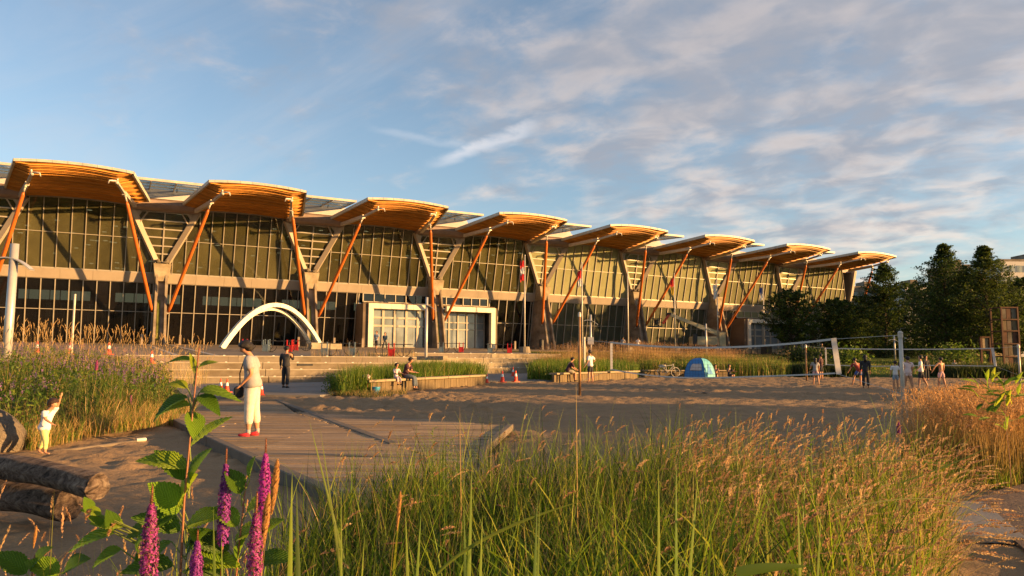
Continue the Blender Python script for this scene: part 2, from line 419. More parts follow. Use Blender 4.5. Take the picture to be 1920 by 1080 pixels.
class MB:
    """collects shapes, then links them as one mesh object"""
    def __init__(s): s.v = []; s.f = []; s.mi = []; s.cur = 0
    def add(s, vs, fs):
        o = len(s.v); s.v += [tuple(map(float, p)) for p in vs]
        s.f += [tuple(i+o for i in q) for q in fs]; s.mi += [s.cur]*len(fs); return s
    def box(s, c, sz, rz=0.0):
        x, y, z = (q/2 for q in sz); ca, sa = math.cos(rz), math.sin(rz)
        vs = []
        for k in (-1, 1):
            for a, b in ((-1, -1), (1, -1), (1, 1), (-1, 1)):
                vs.append((c[0]+a*x*ca-b*y*sa, c[1]+a*x*sa+b*y*ca, c[2]+k*z))
        return s.add(vs, [(3, 2, 1, 0), (4, 5, 6, 7), (0, 1, 5, 4), (1, 2, 6, 5), (2, 3, 7, 6), (3, 0, 4, 7)])
    def beam(s, p, q, w, hgt, up=(0, 0, 1)):
        p = Vector(p); q = Vector(q); d = (q-p).normalized(); u = Vector(up)
        x = d.cross(u)
        if x.length < 1e-4: x = d.cross(Vector((0, 1, 0)))
        x.normalize(); y = x.cross(d).normalized()
        vs = []
        for e in (p, q):
            for a, b in ((-1, -1), (1, -1), (1, 1), (-1, 1)):
                vs.append(e + x*a*w/2 + y*b*hgt/2)
        return s.add(vs, [(0, 1, 2, 3), (7, 6, 5, 4), (0, 4, 5, 1), (1, 5, 6, 2), (2, 6, 7, 3), (3, 7, 4, 0)])
    def tube(s, pts, rad, n=10, cap=True):
        pts = [Vector(p) for p in pts]
        if not hasattr(rad, '__len__'): rad = [rad]*len(pts)
        rings = []; ref = None
        for i, p in enumerate(pts):
            d = (pts[min(i+1, len(pts)-1)] - pts[max(i-1, 0)]).normalized()
            if ref is None:
                ref = Vector((0, 0, 1)) if abs(d.z) < .9 else Vector((1, 0, 0))
            x = (ref - d*ref.dot(d)).normalized(); ref = x
            y = d.cross(x)
            rings.append([p + (x*math.cos(2*PI*k/n) + y*math.sin(2*PI*k/n))*rad[i] for k in range(n)])
        vs = [v for r in rings for v in r]; fs = []
        for i in range(len(pts)-1):
            for k in range(n):
                a = i*n+k; b = i*n+(k+1) % n
                fs.append((a, b, b+n, a+n))
        if cap:
            fs.append(tuple(range(n-1, -1, -1))); fs.append(tuple(range((len(pts)-1)*n, len(pts)*n)))
        return s.add(vs, fs)
    def prism(s, poly, axis, a, b):
        """poly: 2D points; axis 'x': (y,z) extruded a..b in x; 'y': (x,z); 'z': (x,y)"""
        def P(u, w, t): return {'x': (t, u, w), 'y': (u, t, w), 'z': (u, w, t)}[axis]
        n = len(poly)
        vs = [P(u, w, a) for u, w in poly] + [P(u, w, b) for u, w in poly]
        fs = [tuple(range(n)), tuple(range(2*n-1, n-1, -1))] + [(i, (i+1) % n + 0, (i+1) % n + n, i+n) for i in range(n)]
        return s.add(vs, fs)
    def sphere(s, c, r, n=10, m=7):
        if not hasattr(r, '__len__'): r = (r, r, r)
        vs = [(c[0], c[1], c[2]-r[2])]; fs = []
        for i in range(1, m):
            t = -PI/2 + PI*i/m
            for k in range(n):
                a = 2*PI*k/n
                vs.append((c[0]+r[0]*math.cos(t)*math.cos(a), c[1]+r[1]*math.cos(t)*math.sin(a), c[2]+r[2]*math.sin(t)))
        vs.append((c[0], c[1], c[2]+r[2])); L = len(vs)-1
        for k in range(n):
            fs.append((0, 1+(k+1) % n, 1+k)); fs.append((L, L-n+k, L-n+(k+1) % n))
        for i in range(m-2):
            for k in range(n):
                a = 1+i*n+k; b = 1+i*n+(k+1) % n
                fs.append((a, b, b+n, a+n))
        return s.add(vs, fs)
    def build(s, name, mat, parent=None, smooth=False, off=None, bevel=0, board=0, bvar=.3, **tags):
        me = bpy.data.meshes.new(name)
        vs = np.array(s.v, dtype=float)
        if parent is not None and off is None:
            off = ROOTLOC.get(parent.name, (0, 0, 0))
        if off is not None: vs = vs - np.array(off)
        me.from_pydata([tuple(v) for v in vs], [], s.f)
        mats = mat if isinstance(mat, (list, tuple)) else [mat]
        for q in mats: me.materials.append(MATS[q])
        if len(mats) > 1: me.polygons.foreach_set('material_index', s.mi)
        bm = bmesh.new(); bm.from_mesh(me); bmesh.ops.recalc_face_normals(bm, faces=bm.faces)
        if bevel: bmesh.ops.bevel(bm, geom=list(bm.edges), offset=bevel, segments=1, affect='EDGES')
        bm.to_mesh(me); bm.free()
        if smooth: me.polygons.foreach_set('use_smooth', [True]*len(me.polygons))
        me.update()
        if board:
            n = len(me.vertices); a = me.color_attributes.new('Board', 'FLOAT_COLOR', 'POINT')
            g = np.random.default_rng(n).uniform(1-bvar, 1+bvar*.8, (n//board+1))[np.arange(n)//board]
            cc_ = np.ones((n, 4), np.float32); cc_[:, :3] = g[:, None]*np.array([1, .985, .96]); a.data.foreach_set('color', cc_.ravel())
        return link(name, me, parent, **tags)
ROOTLOC = {}
def link(name, data, parent=None, **tags):
    o = bpy.data.objects.new(name, data); COLL.objects.link(o)
    if parent is not None:
        o.parent = parent; ROOTLOC[o.name] = ROOTLOC.get(parent.name, (0, 0, 0))
    for k, v in tags.items(): o[k] = v
    return o
def thing(name, label, cat, loc, group=None, rz=0.0):
    o = bpy.data.objects.new(name, None); COLL.objects.link(o)
    o.empty_display_size = .2
    o.location = loc; o.rotation_euler = (0, 0, rz)
    ROOTLOC[o.name] = (0, 0, 0) if rz or loc is None else tuple(loc)
    o['label'] = label; o['category'] = cat
    if group: o['group'] = group
    return o
def copy_tree(o, loc, rz=0.0, label=None, parent=None):
    c = o.copy(); COLL.objects.link(c)
    if parent is None:
        c.location = loc; c.rotation_euler = (0, 0, rz)
        if label: c['label'] = label
    else: c.parent = parent
    for ch in list(o.children): copy_tree(ch, None, parent=c)
    return c

# smooth value noise in numpy
_perm = rng.random((256, 256))
def vnoise(x, y, s):
    x = np.asarray(x)/s; y = np.asarray(y)/s
    xi = np.floor(x).astype(int); yi = np.floor(y).astype(int)
    fx = x-xi; fy = y-yi; fx = fx*fx*(3-2*fx); fy = fy*fy*(3-2*fy)
    g = lambda a, b: _perm[a & 255, b & 255]
    return (g(xi, yi)*(1-fx)+g(xi+1, yi)*fx)*(1-fy) + (g(xi, yi+1)*(1-fx)+g(xi+1, yi+1)*fx)*fy
def fbm(x, y, s, o=4):
    t = 0; a = 1; q = 0
    for k in range(o):
        t = t + a*vnoise(np.asarray(x)+17*k, np.asarray(y)-31*k, s/2**k); q += a; a *= .5
    return t/q
def in_poly(x, y, poly):
    x = np.asarray(x); y = np.asarray(y); c = np.zeros(x.shape, bool); n = len(poly)
    for i in range(n):
        x0, y0 = poly[i]; x1, y1 = poly[(i+1) % n]
        k = ((y0 > y) != (y1 > y)) & (x < (x1-x0)*(y-y0)/((y1-y0) + 1e-12) + x0)
        c ^= k
    return c
def grid_mesh(name, XX, YY, ZZ, mat, keep=None, smooth=True):
    r, c = XX.shape
    vs = np.stack([XX, YY, ZZ], -1).reshape(-1, 3)
    i = np.arange(r*c).reshape(r, c)
    q = np.stack([i[:-1, :-1], i[:-1, 1:], i[1:, 1:], i[1:, :-1]], -1).reshape(-1, 4)
    if keep is not None: q = q[keep.reshape(-1)]
    used = np.unique(q); mp = np.zeros(r*c, int); mp[used] = np.arange(len(used))
    vs = vs[used]; q = mp[q]
    me = raw_mesh(name, vs, q, 4)
    me.materials.append(MATS[mat])
    if smooth: me.polygons.foreach_set('use_smooth', np.ones(len(me.polygons), bool))
    return me
def raw_mesh(name, vs, faces, k):
    """fast mesh from arrays, faces: (n,k) ints or list of such arrays"""
    fl = faces if isinstance(faces, list) else [faces]
    me = bpy.data.meshes.new(name)
    me.vertices.add(len(vs)); me.vertices.foreach_set('co', np.asarray(vs, dtype=np.float32).ravel())
    idx = np.concatenate([f.ravel() for f in fl]).astype(np.int32)
    tot = np.concatenate([np.full(len(f), f.shape[1]) for f in fl]).astype(np.int32)
    st = np.concatenate([[0], np.cumsum(tot)[:-1]]).astype(np.int32)
    me.loops.add(len(idx)); me.loops.foreach_set('vertex_index', idx)
    me.polygons.add(len(tot)); me.polygons.foreach_set('loop_start', st)
    me.update(calc_edges=True)
    return me
def colour_attr(me, cols, name='Col'):
    a = me.color_attributes.new(name, 'FLOAT_COLOR', 'POINT')
    c = np.ones((len(cols), 4), np.float32); c[:, :3] = cols
    a.data.foreach_set('color', c.ravel())

# ================================================================== ground
def radial():
    # one sheet to the horizon, finer near the place
    xs = np.concatenate([np.linspace(-900, -120, 14), np.linspace(-110, 150, 131), np.linspace(160, 1200, 18)])
    ys = np.concatenate([np.linspace(-500, -100, 9), np.linspace(-96, 60, 105), np.linspace(70, 1600, 20)])
    XX, YY = np.meshgrid(xs, ys)
    D = (XX-CX)*fh[0] + (YY-CY)*fh[1]; L = (XX-CX)*rh[0] + (YY-CY)*rh[1]
    ZZ = H(XX, YY)
    sandy = (D > -3) & (D < 55.5) & (L > -60) & (L < 90)
    ZZ = np.where(sandy, ZZ-.25, ZZ-.0)
    return grid_mesh('ground', XX, YY, ZZ, 'lawn')
link('ground', radial(), kind='structure')

# sand with foot-trodden relief
Ds = [1.2]
while Ds[-1] < 55.5: Ds.append(Ds[-1] + max(.03, Ds[-1]*.0074))
Ds = np.array(Ds); ts = np.linspace(-1.0, 1.0, 410)
TT, DD = np.meshgrid(ts, Ds)
LL = TT*DD
XX = CX + DD*fh[0] + LL*rh[0]; YY = CY + DD*fh[1] + LL*rh[1]
foot = fbm(XX, YY, .44, 2); foot2 = fbm(XX+9, YY+4, .22, 2)
rough_ = sm(vnoise(XX, YY, 5.0), .15, .6)
amp = (.06+.12*sm(DD, 9, 18))*(.45+.55*rough_)
ZZ = H(XX, YY) + amp*(np.abs(foot-.5)*2-.4) + amp*.7*(foot2-.5) + .03*(vnoise(XX, YY, 3.1)-.5)
edge = sm(DD, 55.5, 53.5)
ZZ = ZZ*edge + (H(XX, YY)-.05)*(1-edge)
link('sand', grid_mesh('sand', XX, YY, ZZ, 'sand'), kind='structure')

def poly_sheet(name, pts, mat, dz=.02, thick=.12, parent=None, zf=None, **tags):
    zf = zf or h
    n = len(pts); b = MB()
    top = [(x, y, zf(x, y)+dz) for x, y in pts]; bot = [(x, y, zf(x, y)+dz-thick) for x, y in pts]
    b.add(top+bot, [tuple(range(n)), tuple(range(2*n-1, n-1, -1))] + [(i, i+n, (i+1) % n+n, (i+1) % n) for i in range(n)])
    return b.build(name, mat, parent, **tags)
g2 = lambda px, py, dz=0: gnd(px, py, dz)[:2]

# concrete pad in front of the steps
padA = [(-14, -38.4), (12.6, -38.4)] + [g2(655, 737), g2(600, 744), g2(480, 743), g2(350, 752), g2(250, 757), g2(120, 757)]
poly_sheet('pavement', padA, 'pad_concrete', .06, .3, kind='structure')
padB = [g2(880, 717.5), g2(985, 717), g2(1045, 716.5)] + [(29.2, -28.0), (14.6, -28.0), g2(850, 716)]
poly_sheet('pavement', padB, 'pad_concrete', .05, .3, kind='structure')

# ------------------------------------------------------------------ boardwalk
def ld(px, py, dz=.1):
    x, y, z = gnd(px, py, dz)
    return ((x-CX)*rh[0] + (y-CY)*rh[1], (x-CX)*fh[0] + (y-CY)*fh[1])
DZ = .12
deck1 = [ld(325, 786), ld(395, 822), ld(628, 927), ld(830, 1000), ld(905, 900), ld(740, 835), ld(551, 775), ld(520, 751), ld(345, 754)]
deck2 = [ld(553, 774), ld(640, 779), ld(790, 788), ld(957, 800), ld(905, 845), ld(905, 898), ld(742, 835)]
def deck(poly, pitch=.145):
    b = MB(); P = np.array(poly)
    d = P[:, 1].min()
    k = 0
    while d < P[:, 1].max():
        dc = d + pitch*.46
        xs = []
        n = len(poly)
        for i in range(n):
            (l0, d0), (l1, d1) = poly[i], poly[(i+1) % n]
            if (d0 > dc) != (d1 > dc): xs.append(l0 + (l1-l0)*(dc-d0)/(d1-d0))
        xs.sort()
        for a, c in zip(xs[::2], xs[1::2]):
            # plank lengths with butt joints
            cuts = [a]; q = math.floor(a/3.6)*3.6 + (k % 2)*1.8
            while q < c:
                if q > a+.3 and q < c-.3: cuts.append(q)
                q += 3.6
            cuts.append(c)
            for u, w in zip(cuts, cuts[1:]):
                j = random.uniform(-.006, .006); jj = random.uniform(-.003, .003)
                x0, y0 = LD(u+.004, dc+.02*(u-a)*0); x1, y1 = LD(w-.004, dc)
                z0 = h(x0, y0)+DZ-.02+j; z1 = h(x1, y1)+DZ-.02+j+jj
                b.beam((x0, y0, z0), (x1, y1, z1), pitch-.02, .045)
        d += pitch; k += 1
    return b
cxy = LD(-1.5, 12)
bw = thing('boardwalk', 'weathered grey timber boardwalk crossing the sand under the standing adult', 'boardwalk', (cxy[0], cxy[1], 0))
deck(deck1).build('planks', 'deck_wood', bw, board=8, kind='stuff')
bw2 = thing('boardwalk', 'wider timber platform of level boards joining the boardwalk on its right', 'boardwalk', (*LD(1, 13), 0))
deck(deck2).build('planks', 'deck_wood', bw2, board=8, kind='stuff')
def edge_beam(parent, poly, i, j, w=.13, hh=.26, dz=.0, seg=2.2, mat='deck_edge'):
    a = np.array(poly[i]); c = np.array(poly[j]); L = np.linalg.norm(c-a); n = max(1, int(L/seg))
    for k in range(n):
        p = a+(c-a)*(k/n)+(c-a)/L*.006; q = a+(c-a)*((k+1)/n)-(c-a)/L*.006
        x0, y0 = LD(*p); x1, y1 = LD(*q)
        b = MB(); b.beam((x0, y0, h(x0, y0)+DZ+dz-hh/2+.012), (x1, y1, h(x1, y1)+DZ+dz-hh/2+.012), w, hh)
        b.build('edge_timber', mat, parent, bevel=.012)
edge_beam(bw, deck1, 0, 1); edge_beam(bw, deck1, 1, 2); edge_beam(bw, deck1, 2, 3)
edge_beam(bw, deck1, 8, 0); edge_beam(bw, deck1, 7, 5, dz=.004, w=.16)
edge_beam(bw2, deck2, 3, 4, w=.12, hh=.12, dz=.02); edge_beam(bw2, deck2, 4, 5, w=.12, hh=.12, dz=.02)

# half-buried timber at the far left of the deck
b = MB(); p0 = gnd(100, 845); p1 = gnd(255, 829); p2 = gnd(392, 816)
b.tube([(p0[0], p0[1], p0[2]-.02), (p1[0], p1[1], p1[2]+.0)], [.022, .035], 10)
b.build('buried_log', 'deck_edge', label='thin pale timber half buried in the sand between the toddler and the boardwalk', category='log')
b = MB(); b.tube([(p1[0], p1[1], p1[2]+.03), tuple(np.array(p1)+(np.array(p2)-np.array(p1))*.12+np.array([0, 0, .03]))], [.033, .033], 12)
b.build('buried_log', 'steel_pale', label='short white cut log end lying at the tip of the thin buried timber', category='log')

# ------------------------------------------------------------------ plaza
pl = MB()
def plz_sheet(b, pts, mat=None, dz=0, thick=1.9):
    n = len(pts)
    top = [(x, y, PLZ(y)+dz) for x, y in pts]; bot = [(x, y, PLZ(y)+dz-thick) for x, y in pts]
    b.add(top+bot, [tuple(range(n)), tuple(range(2*n-1, n-1, -1))] + [(i, i+n, (i+1) % n+n, (i+1) % n) for i in range(n)])
plz_sheet(pl, [(-80, -36.1), (12.3, -36.1), (12.3, -25.3), (-80, -25.3)])
plz_sheet(pl, [(-80, -25.3), (29, -25.3), (29, -9.0), (-80, -9.0)])
plz_sheet(pl, [(-80, -9), (125, -9), (125, 4.6), (-80, 4.6)])
pl.build('plaza', 'paving', kind='structure')
# drain channel running from the first pier to the steps, with pale kerbs
b = MB()
for x0, x1, dz in ((-1.1, -.85, .012), (.85, 1.1, .012)):
    plz_sheet(b, [(x0+.4, -36.0), (x1+.4, -36.0), (x1, -1.2), (x0, -1.2)], dz=dz, thick=.05)
b.build('kerb', 'white_metal', kind='structure')
b = MB(); plz_sheet(b, [(-.4, -36.0), (1.2, -36.0), (.84, -1.2), (-.84, -1.2)], dz=.005, thick=.04); b.build('drain_channel', 'concrete_dark', kind='structure')

# ------------------------------------------------------------------ stepped terraces
def steps(label, x0, x1, ytop, ztop, n, rise, tread, mat, seglen=5.5, skip=(), foot=.2):
    t = thing('seating_steps', label, 'steps', ((x0+x1)/2, ytop, foot))
    st = MB()
    for i in range(n):
        z1 = ztop - i*rise; z0 = (ztop-n*rise)-.3
        yf = ytop - i*tread
        x = x0 - i*.0
        xa = x0; j = 0
        while xa < x1-.2:
            L = min(seglen*random.choice((.8, 1, 1.2)), x1-xa)
            if x1-xa-L < .8: L = x1-xa
            if (i, j) not in skip:
                b = MB()
                y0 = yf - .0 + random.uniform(-.006, .006)
                b.box((xa+L/2, y0+tread/2+.3, (z1+z0)/2 + random.uniform(-.004, .004) - .001*i), (L-.022, tread+.6, z1-z0))
                b.build('concrete_block', mat, t, bevel=.012)
                if random.random() < .16 and i:
                    st2 = MB(); st2.box((xa+L*.4, yf-.012, z1-.085), (.8, .05, .10)); st2.build('dark_inset', 'dark_metal', t)
            nb = MB(); nb.box((xa+L/2, yf+.12, z1+.012), (L-.03, .32, .055)); nb.build('lit_nosing', 'lit_nosing', t)
            q = xa+.3
            while q < xa+L:
                st.box((q, yf+.02, z1+.045), (.10, .07, .03)); q += 1.5
            xa += L; j += 1
    st.build('edge_stud', 'white_band', t, kind='stuff')
    return t
steps('broad concrete seating steps left of the reed planter, behind the standing adult', -3.2, 12.3, -36.1, 1.50, 4, .345, .92, 'concrete', foot=.1)
steps('sunlit concrete seating steps right of the grey lamp post, behind the orange cones', 16.0, 29.0, -25.3, 1.845, 4, .36, .8, 'concrete_warm', foot=.3)
# left broken flight of smaller stone blocks beside the reeds
t = thing('seating_steps', 'narrow steps of loose small stone blocks at the edge of the left reeds', 'steps', (-5.5, -37.5, .1))
for i in range(6):
    z1 = 1.46-i*.23; yf = -36.1-i*.62
    xa = -8.5 + .2*i
    while xa < -3.25:
        L = random.uniform(.5, 1.1); L = min(L, -3.24-xa)
        if L < .2: break
        b = MB(); dy = random.choice((0, 0, 0, .25))
        b.box((xa+L/2, yf+.45+dy, z1/2-.1), (L-.02, .9, z1+.2)); b.build('stone_block', 'concrete' if random.random() < .7 else 'concrete_dark', t, bevel=.012)
        xa += L
b = MB(); b.box((14.15, -30.6, .85), (.3, 10.9, 1.5)); b.prism([(12.3, -36.1), (14.3, -36.1), (14.3, -25.35), (12.3, -25.35)], 'z', 0, 1.35)
b.build('retaining_wall', 'concrete_warm', label='low concrete retaining wall behind the reed planter between the two flights of steps', category='wall')

# ================================================================== the building
BAY = 14.3
BROOT = thing('sports_hall', 'long glass fronted hall with eight curved timber canopies held by orange struts', 'building', (50, 0, 2.6))
def fy(z):           # the leaning plane of the upper glazing
    return 2.15 - (z-9.65)*.245
def ly(z):           # lower glazing
    return 2.75 + (8.7-z)*.18
ZB, ZT0, ZT1, ZTOP = 2.68, 8.72, 9.62, 15.95
def arch_top(f):     # f 0..1 across the bay: top of the glass
    return 15.72 + .30*(1-(2*f-1)**2)

def canopy(uc):
    # sections across; half widths at depth y (front -8.9, back -.2)
    YS = np.linspace(-8.9, .6, 25)
    def hw(y): return np.interp(y, [-8.9, -2, .6], [4.22, 5.5, 5.9])
    def ah(y): return np.interp(y, [-8.4, -1, .6], [2.98, 4.45, 4.75])
    def rim(y): return np.interp(y, [-8.9, -2, .6], [16.94, 16.42, 16.3])
    def low(y): return np.interp(y, [-8.9, -7.7, .6], [16.72, 16.25, 15.85])
    def bulge(y): return np.interp(y, [-8.9, .6], [.25, .36])
    fs = np.linspace(-1, 1, 25)
    # top sheet with fascia
    b = MB(); vs = []
    for y in YS:
        for f in fs: vs.append((uc+f*hw(y), y, rim(y) + bulge(y)*(1-f*f)))
    n = len(fs); r = len(YS)
    b.add(vs, [(i*n+k, i*n+k+1, (i+1)*n+k+1, (i+1)*n+k) for i in range(r-1) for k in range(n-1)])
    # fascia band front
    T = .20
    ring = [(uc+f*hw(-8.9), -8.9, rim(-8.9)+bulge(-8.9)*(1-f*f)) for f in fs]
    b.add([(x, y-.03, z+.02) for x, y, z in ring]+[(x, y-.03, z-T) for x, y, z in ring]+[(x, y+.12, z-T) for x, y, z in ring]+[(x, y+.12, z+.02) for x, y, z in ring],
          [q for k in range(n-1) for q in ((k, k+1, n+k+1, n+k), (n+k, n+k+1, 2*n+k+1, 2*n+k), (k, 3*n+k, 3*n+k+1, k+1))])
    for s in (-1, 1):
        side = [(uc+s*hw(y), y, rim(y)) for y in YS]
        b.add([(x+s*.03, y, z+.02) for x, y, z in side]+[(x+s*.03, y, z-T*1.5) for x, y, z in side]+[(x-s*.14, y, z-T*1.5) for x, y, z in side]+[(x-s*.14, y, z+.02) for x, y, z in side],
              [q for k in range(r-1) for q in ((k, k+1, r+k+1, r+k), (r+k, r+k+1, 2*r+k+1, 2*r+k), (k, 3*r+k, 3*r+k+1, k+1))])
    for i in range(8): # fascia joints: thin raised covers
        f = -1+2*(i+.5)/8
        b.box((uc+f*hw(-8.9), -8.94, rim(-8.9)+bulge(-8.9)*(1-f*f)-.085), (.05, .02, .21))
    co = b.build('canopy', 'canopy_metal', BROOT)
    # timber soffit: boards laid across, in five stepped bands that hang like scales
    sb = MB(); N = 44
    for i in range(N):
        y0 = -8.72 + i*(9.2/N); y1 = y0 + 9.2/N*.86
        ym = (y0+y1)/2
        band = (i % 6)/6.0
        g = np.linspace(-1, 1, 17)
        pts = []
        for f in g:
            u = f*(hw(ym)-.15); a = ah(ym)
            tt = np.clip((abs(u)-a)/(hw(ym)-.15-a+1e-6), 0, 1)
            L_ = low(ym)+bulge(ym)*.8*(1-min(1, (abs(u)/a))**2); Rz = rim(ym)-.2
            z = L_*(1-tt)+Rz*tt - .10*(1-band)*(1-tt*.15) - .03*((i*7) % 3)/3
            if i < 7: z = L_*(1-tt)+Rz*tt-.02*(i % 2)
            pts.append((uc+u, z))
        th = .10
        m_ = len(pts)
        v = [(x, y0, z) for x, z in pts]+[(x, y1, z+.02) for x, z in pts]+[(x, y0, z+th) for x, z in pts]+[(x, y1, z+th) for x, z in pts]
        sb.add(v, [q for k in range(m_-1) for q in ((k, k+1, m_+k+1, m_+k), (k, 2*m_+k, 2*m_+k+1, k+1), (m_+k, m_+k+1, 3*m_+k+1, 3*m_+k))]
               + [(0, m_, 3*m_, 2*m_), (m_-1, 3*m_-1, 4*m_-1, 2*m_-1)])
    sb.build('soffit_boards', 'soffit_wood', co, board=68, bvar=.22, kind='stuff')
    # closing sheet above the gaps so that no sky shows between boards
    b = MB(); vs = []
    for y in YS:
        for f in fs:
            u = f*(hw(y)-.1); a = ah(y); tt = np.clip((abs(u)-a)/(hw(y)-.1-a), 0, 1)
            vs.append((uc+u, y, (low(y)+bulge(y)*.8*(1-min(1, abs(u)/a)**2))*(1-tt)+(rim(y)-.16)*tt+.06))
    b.add(vs, [(i*n+k, i*n+k+1, (i+1)*n+k+1, (i+1)*n+k) for i in range(r-1) for k in range(n-1)])
    b.build('soffit_deck', 'soffit_wood', co, board=10000, bvar=.001)
    # steel arms under the soffit with a knuckle at the tip
    for s in (-1, 1):
        root = (uc+s*4.5, -.6, 15.62); tip = (uc+s*3.0, -8.3, 16.02)
        b = MB(); b.beam(root, (uc+s*3.55, -5.5, 15.74), .30, .34); b.beam((uc+s*3.55, -5.5, 15.74), tip, .2, .2)
        b.build('canopy_arm', 'steel_pale', co)
        b = MB(); b.tube([tip, (tip[0]+s*.05, tip[1]-.25, tip[2]+.28)], [.11, .07], 8)
        b.sphere(tip, .17, 8, 6); b.tube([(tip[0]-s*.02, tip[1]-.1, tip[2]+.1), (tip[0]-s*.55, tip[1]-.3, tip[2]+.05), (tip[0]-s*.62, tip[1]-.3, tip[2]-.22)], [.08, .07, .05], 8)
        b.build('arm_bracket', 'steel_pale', co, smooth=True)
    return co

def strut(uc, s):
    top = Vector((uc+s*3.68, -5.4, 15.5)); bot = Vector((uc+s*6.45, .35, 5.75))
    d = top-bot
    a = bot + d*.05; e = bot+d*.955; e2 = bot+d*.93
    b = MB(); b.tube([bot, a, bot+d*.5, e2, e], [.10, .155, .17, .155, .075], 12)
    o = b.build('strut', 'strut_orange', BROOT, smooth=True)
    b = MB(); b.tube([e, top], [.085, .07], 8); b.sphere(top, .12, 8, 6); b.build('pin_joint', 'steel_pale', o, smooth=True)
    b = MB(); b.tube([bot, (uc+s*6.75, .9, 5.6)], [.12, .14], 8); b.build('pin_joint', 'steel_pale', o, smooth=True)

def poly_clip_v(poly, x):      # vertical extent of a convex polygon (u,z) at u=x
    zs = []
    n = len(poly)
    for i in range(n):
        (a, c), (d, e) = poly[i], poly[(i+1) % n]
        if (a <= x) != (d <= x): zs.append(c+(e-c)*(x-a)/(d-a))
    return (min(zs), max(zs)) if len(zs) >= 2 else None
def pane_mesh(poly, yf, thick=.03):
    v = [(u, yf(z), z) for u, z in poly]; n = len(v)
    w = [(u, yf(z)+thick, z) for u, z in poly]
    b = MB(); b.add(v+w, [tuple(range(n)), tuple(range(2*n-1, n-1, -1))]+[(i, (i+1) % n, (i+1) % n+n, i+n) for i in range(n)])
    return b
def glaze(poly, yf, xs, zs, frame_parent, bay_i, mat, mw=.068, zmid_w=.055, single=True, joined_name='panes'):
    """glass panes between vertical mullions at xs and transoms at zs inside a convex polygon (u,z)"""
    fr = MB()
    U0 = min(p[0] for p in poly); U1 = max(p[0] for p in poly)
    for x in xs:
        e = poly_clip_v(poly, x)
        if e and e[1]-e[0] > .3:
            fr.beam((x, yf(e[0])-.05, e[0]), (x, yf(e[1])-.05, e[1]), mw, .16, up=(0, 1, 0))
    def hclip(z):
        us = []
        for i in range(len(poly)):
            (a, c), (d, e) = poly[i], poly[(i+1) % len(poly)]
            if (c <= z) != (e <= z): us.append(a+(d-a)*(z-c)/(e-c))
        return (min(us), max(us)) if len(us) >= 2 else None
    for z in zs:
        e = hclip(z)
        if e: fr.beam((e[0], yf(z)-.035, z), (e[1], yf(z)-.035, z), zmid_w, .10, up=(0, 1, 0)) if False else fr.beam((e[0], yf(z)-.035, z), (e[1], yf(z)-.035, z), .12, zmid_w)
    for i in range(len(poly)):
        p, q = poly[i], poly[(i+1) % len(poly)]
        fr.beam((p[0], yf(p[1])-.03, p[1]), (q[0], yf(q[1])-.03, q[1]), .13, .13)
    fo = fr.build('window_frame', 'mullion', frame_parent)
    # panes by Sutherland clipping
    def clip(pl, ax, val, keep_less):
        o = []
        for i in range(len(pl)):
            a, c = pl[i], pl[(i+1) % len(pl)]
            ia = (a[ax] <= val) == keep_less or abs(a[ax]-val) < 1e-9; ic = (c[ax] <= val) == keep_less or abs(c[ax]-val) < 1e-9
            if ia: o.append(a)
            if ia != ic:
                t = (val-a[ax])/(c[ax]-a[ax]); o.append((a[0]+(c[0]-a[0])*t, a[1]+(c[1]-a[1])*t))
        return o
    gx = [U0-1]+[x for x in xs if U0 < x < U1]+[U1+1]; gz = [-99]+list(zs)+[99]
    J = MB()
    for a, c in zip(gx, gx[1:]):
        for d, e in zip(gz, gz[1:]):
            pl_ = clip(clip(clip(clip(list(poly), 0, a+.02, False), 0, c-.02, True), 1, d+.02, False), 1, e-.02, True)
            if len(pl_) < 3: continue
            ar = abs(sum(pl_[i][0]*pl_[(i+1) % len(pl_)][1]-pl_[(i+1) % len(pl_)][0]*pl_[i][1] for i in range(len(pl_))))/2
            if ar < .05: continue
            pm = pane_mesh(pl_, yf)
            if single: pm.build('pane', mat, fo)
            else: J.v, J.f, J.mi = J.v, J.f, J.mi; J.add(pm.v, pm.f)
    if not single and J.v: J.build('panes', mat, fo, kind='stuff')
    return fo

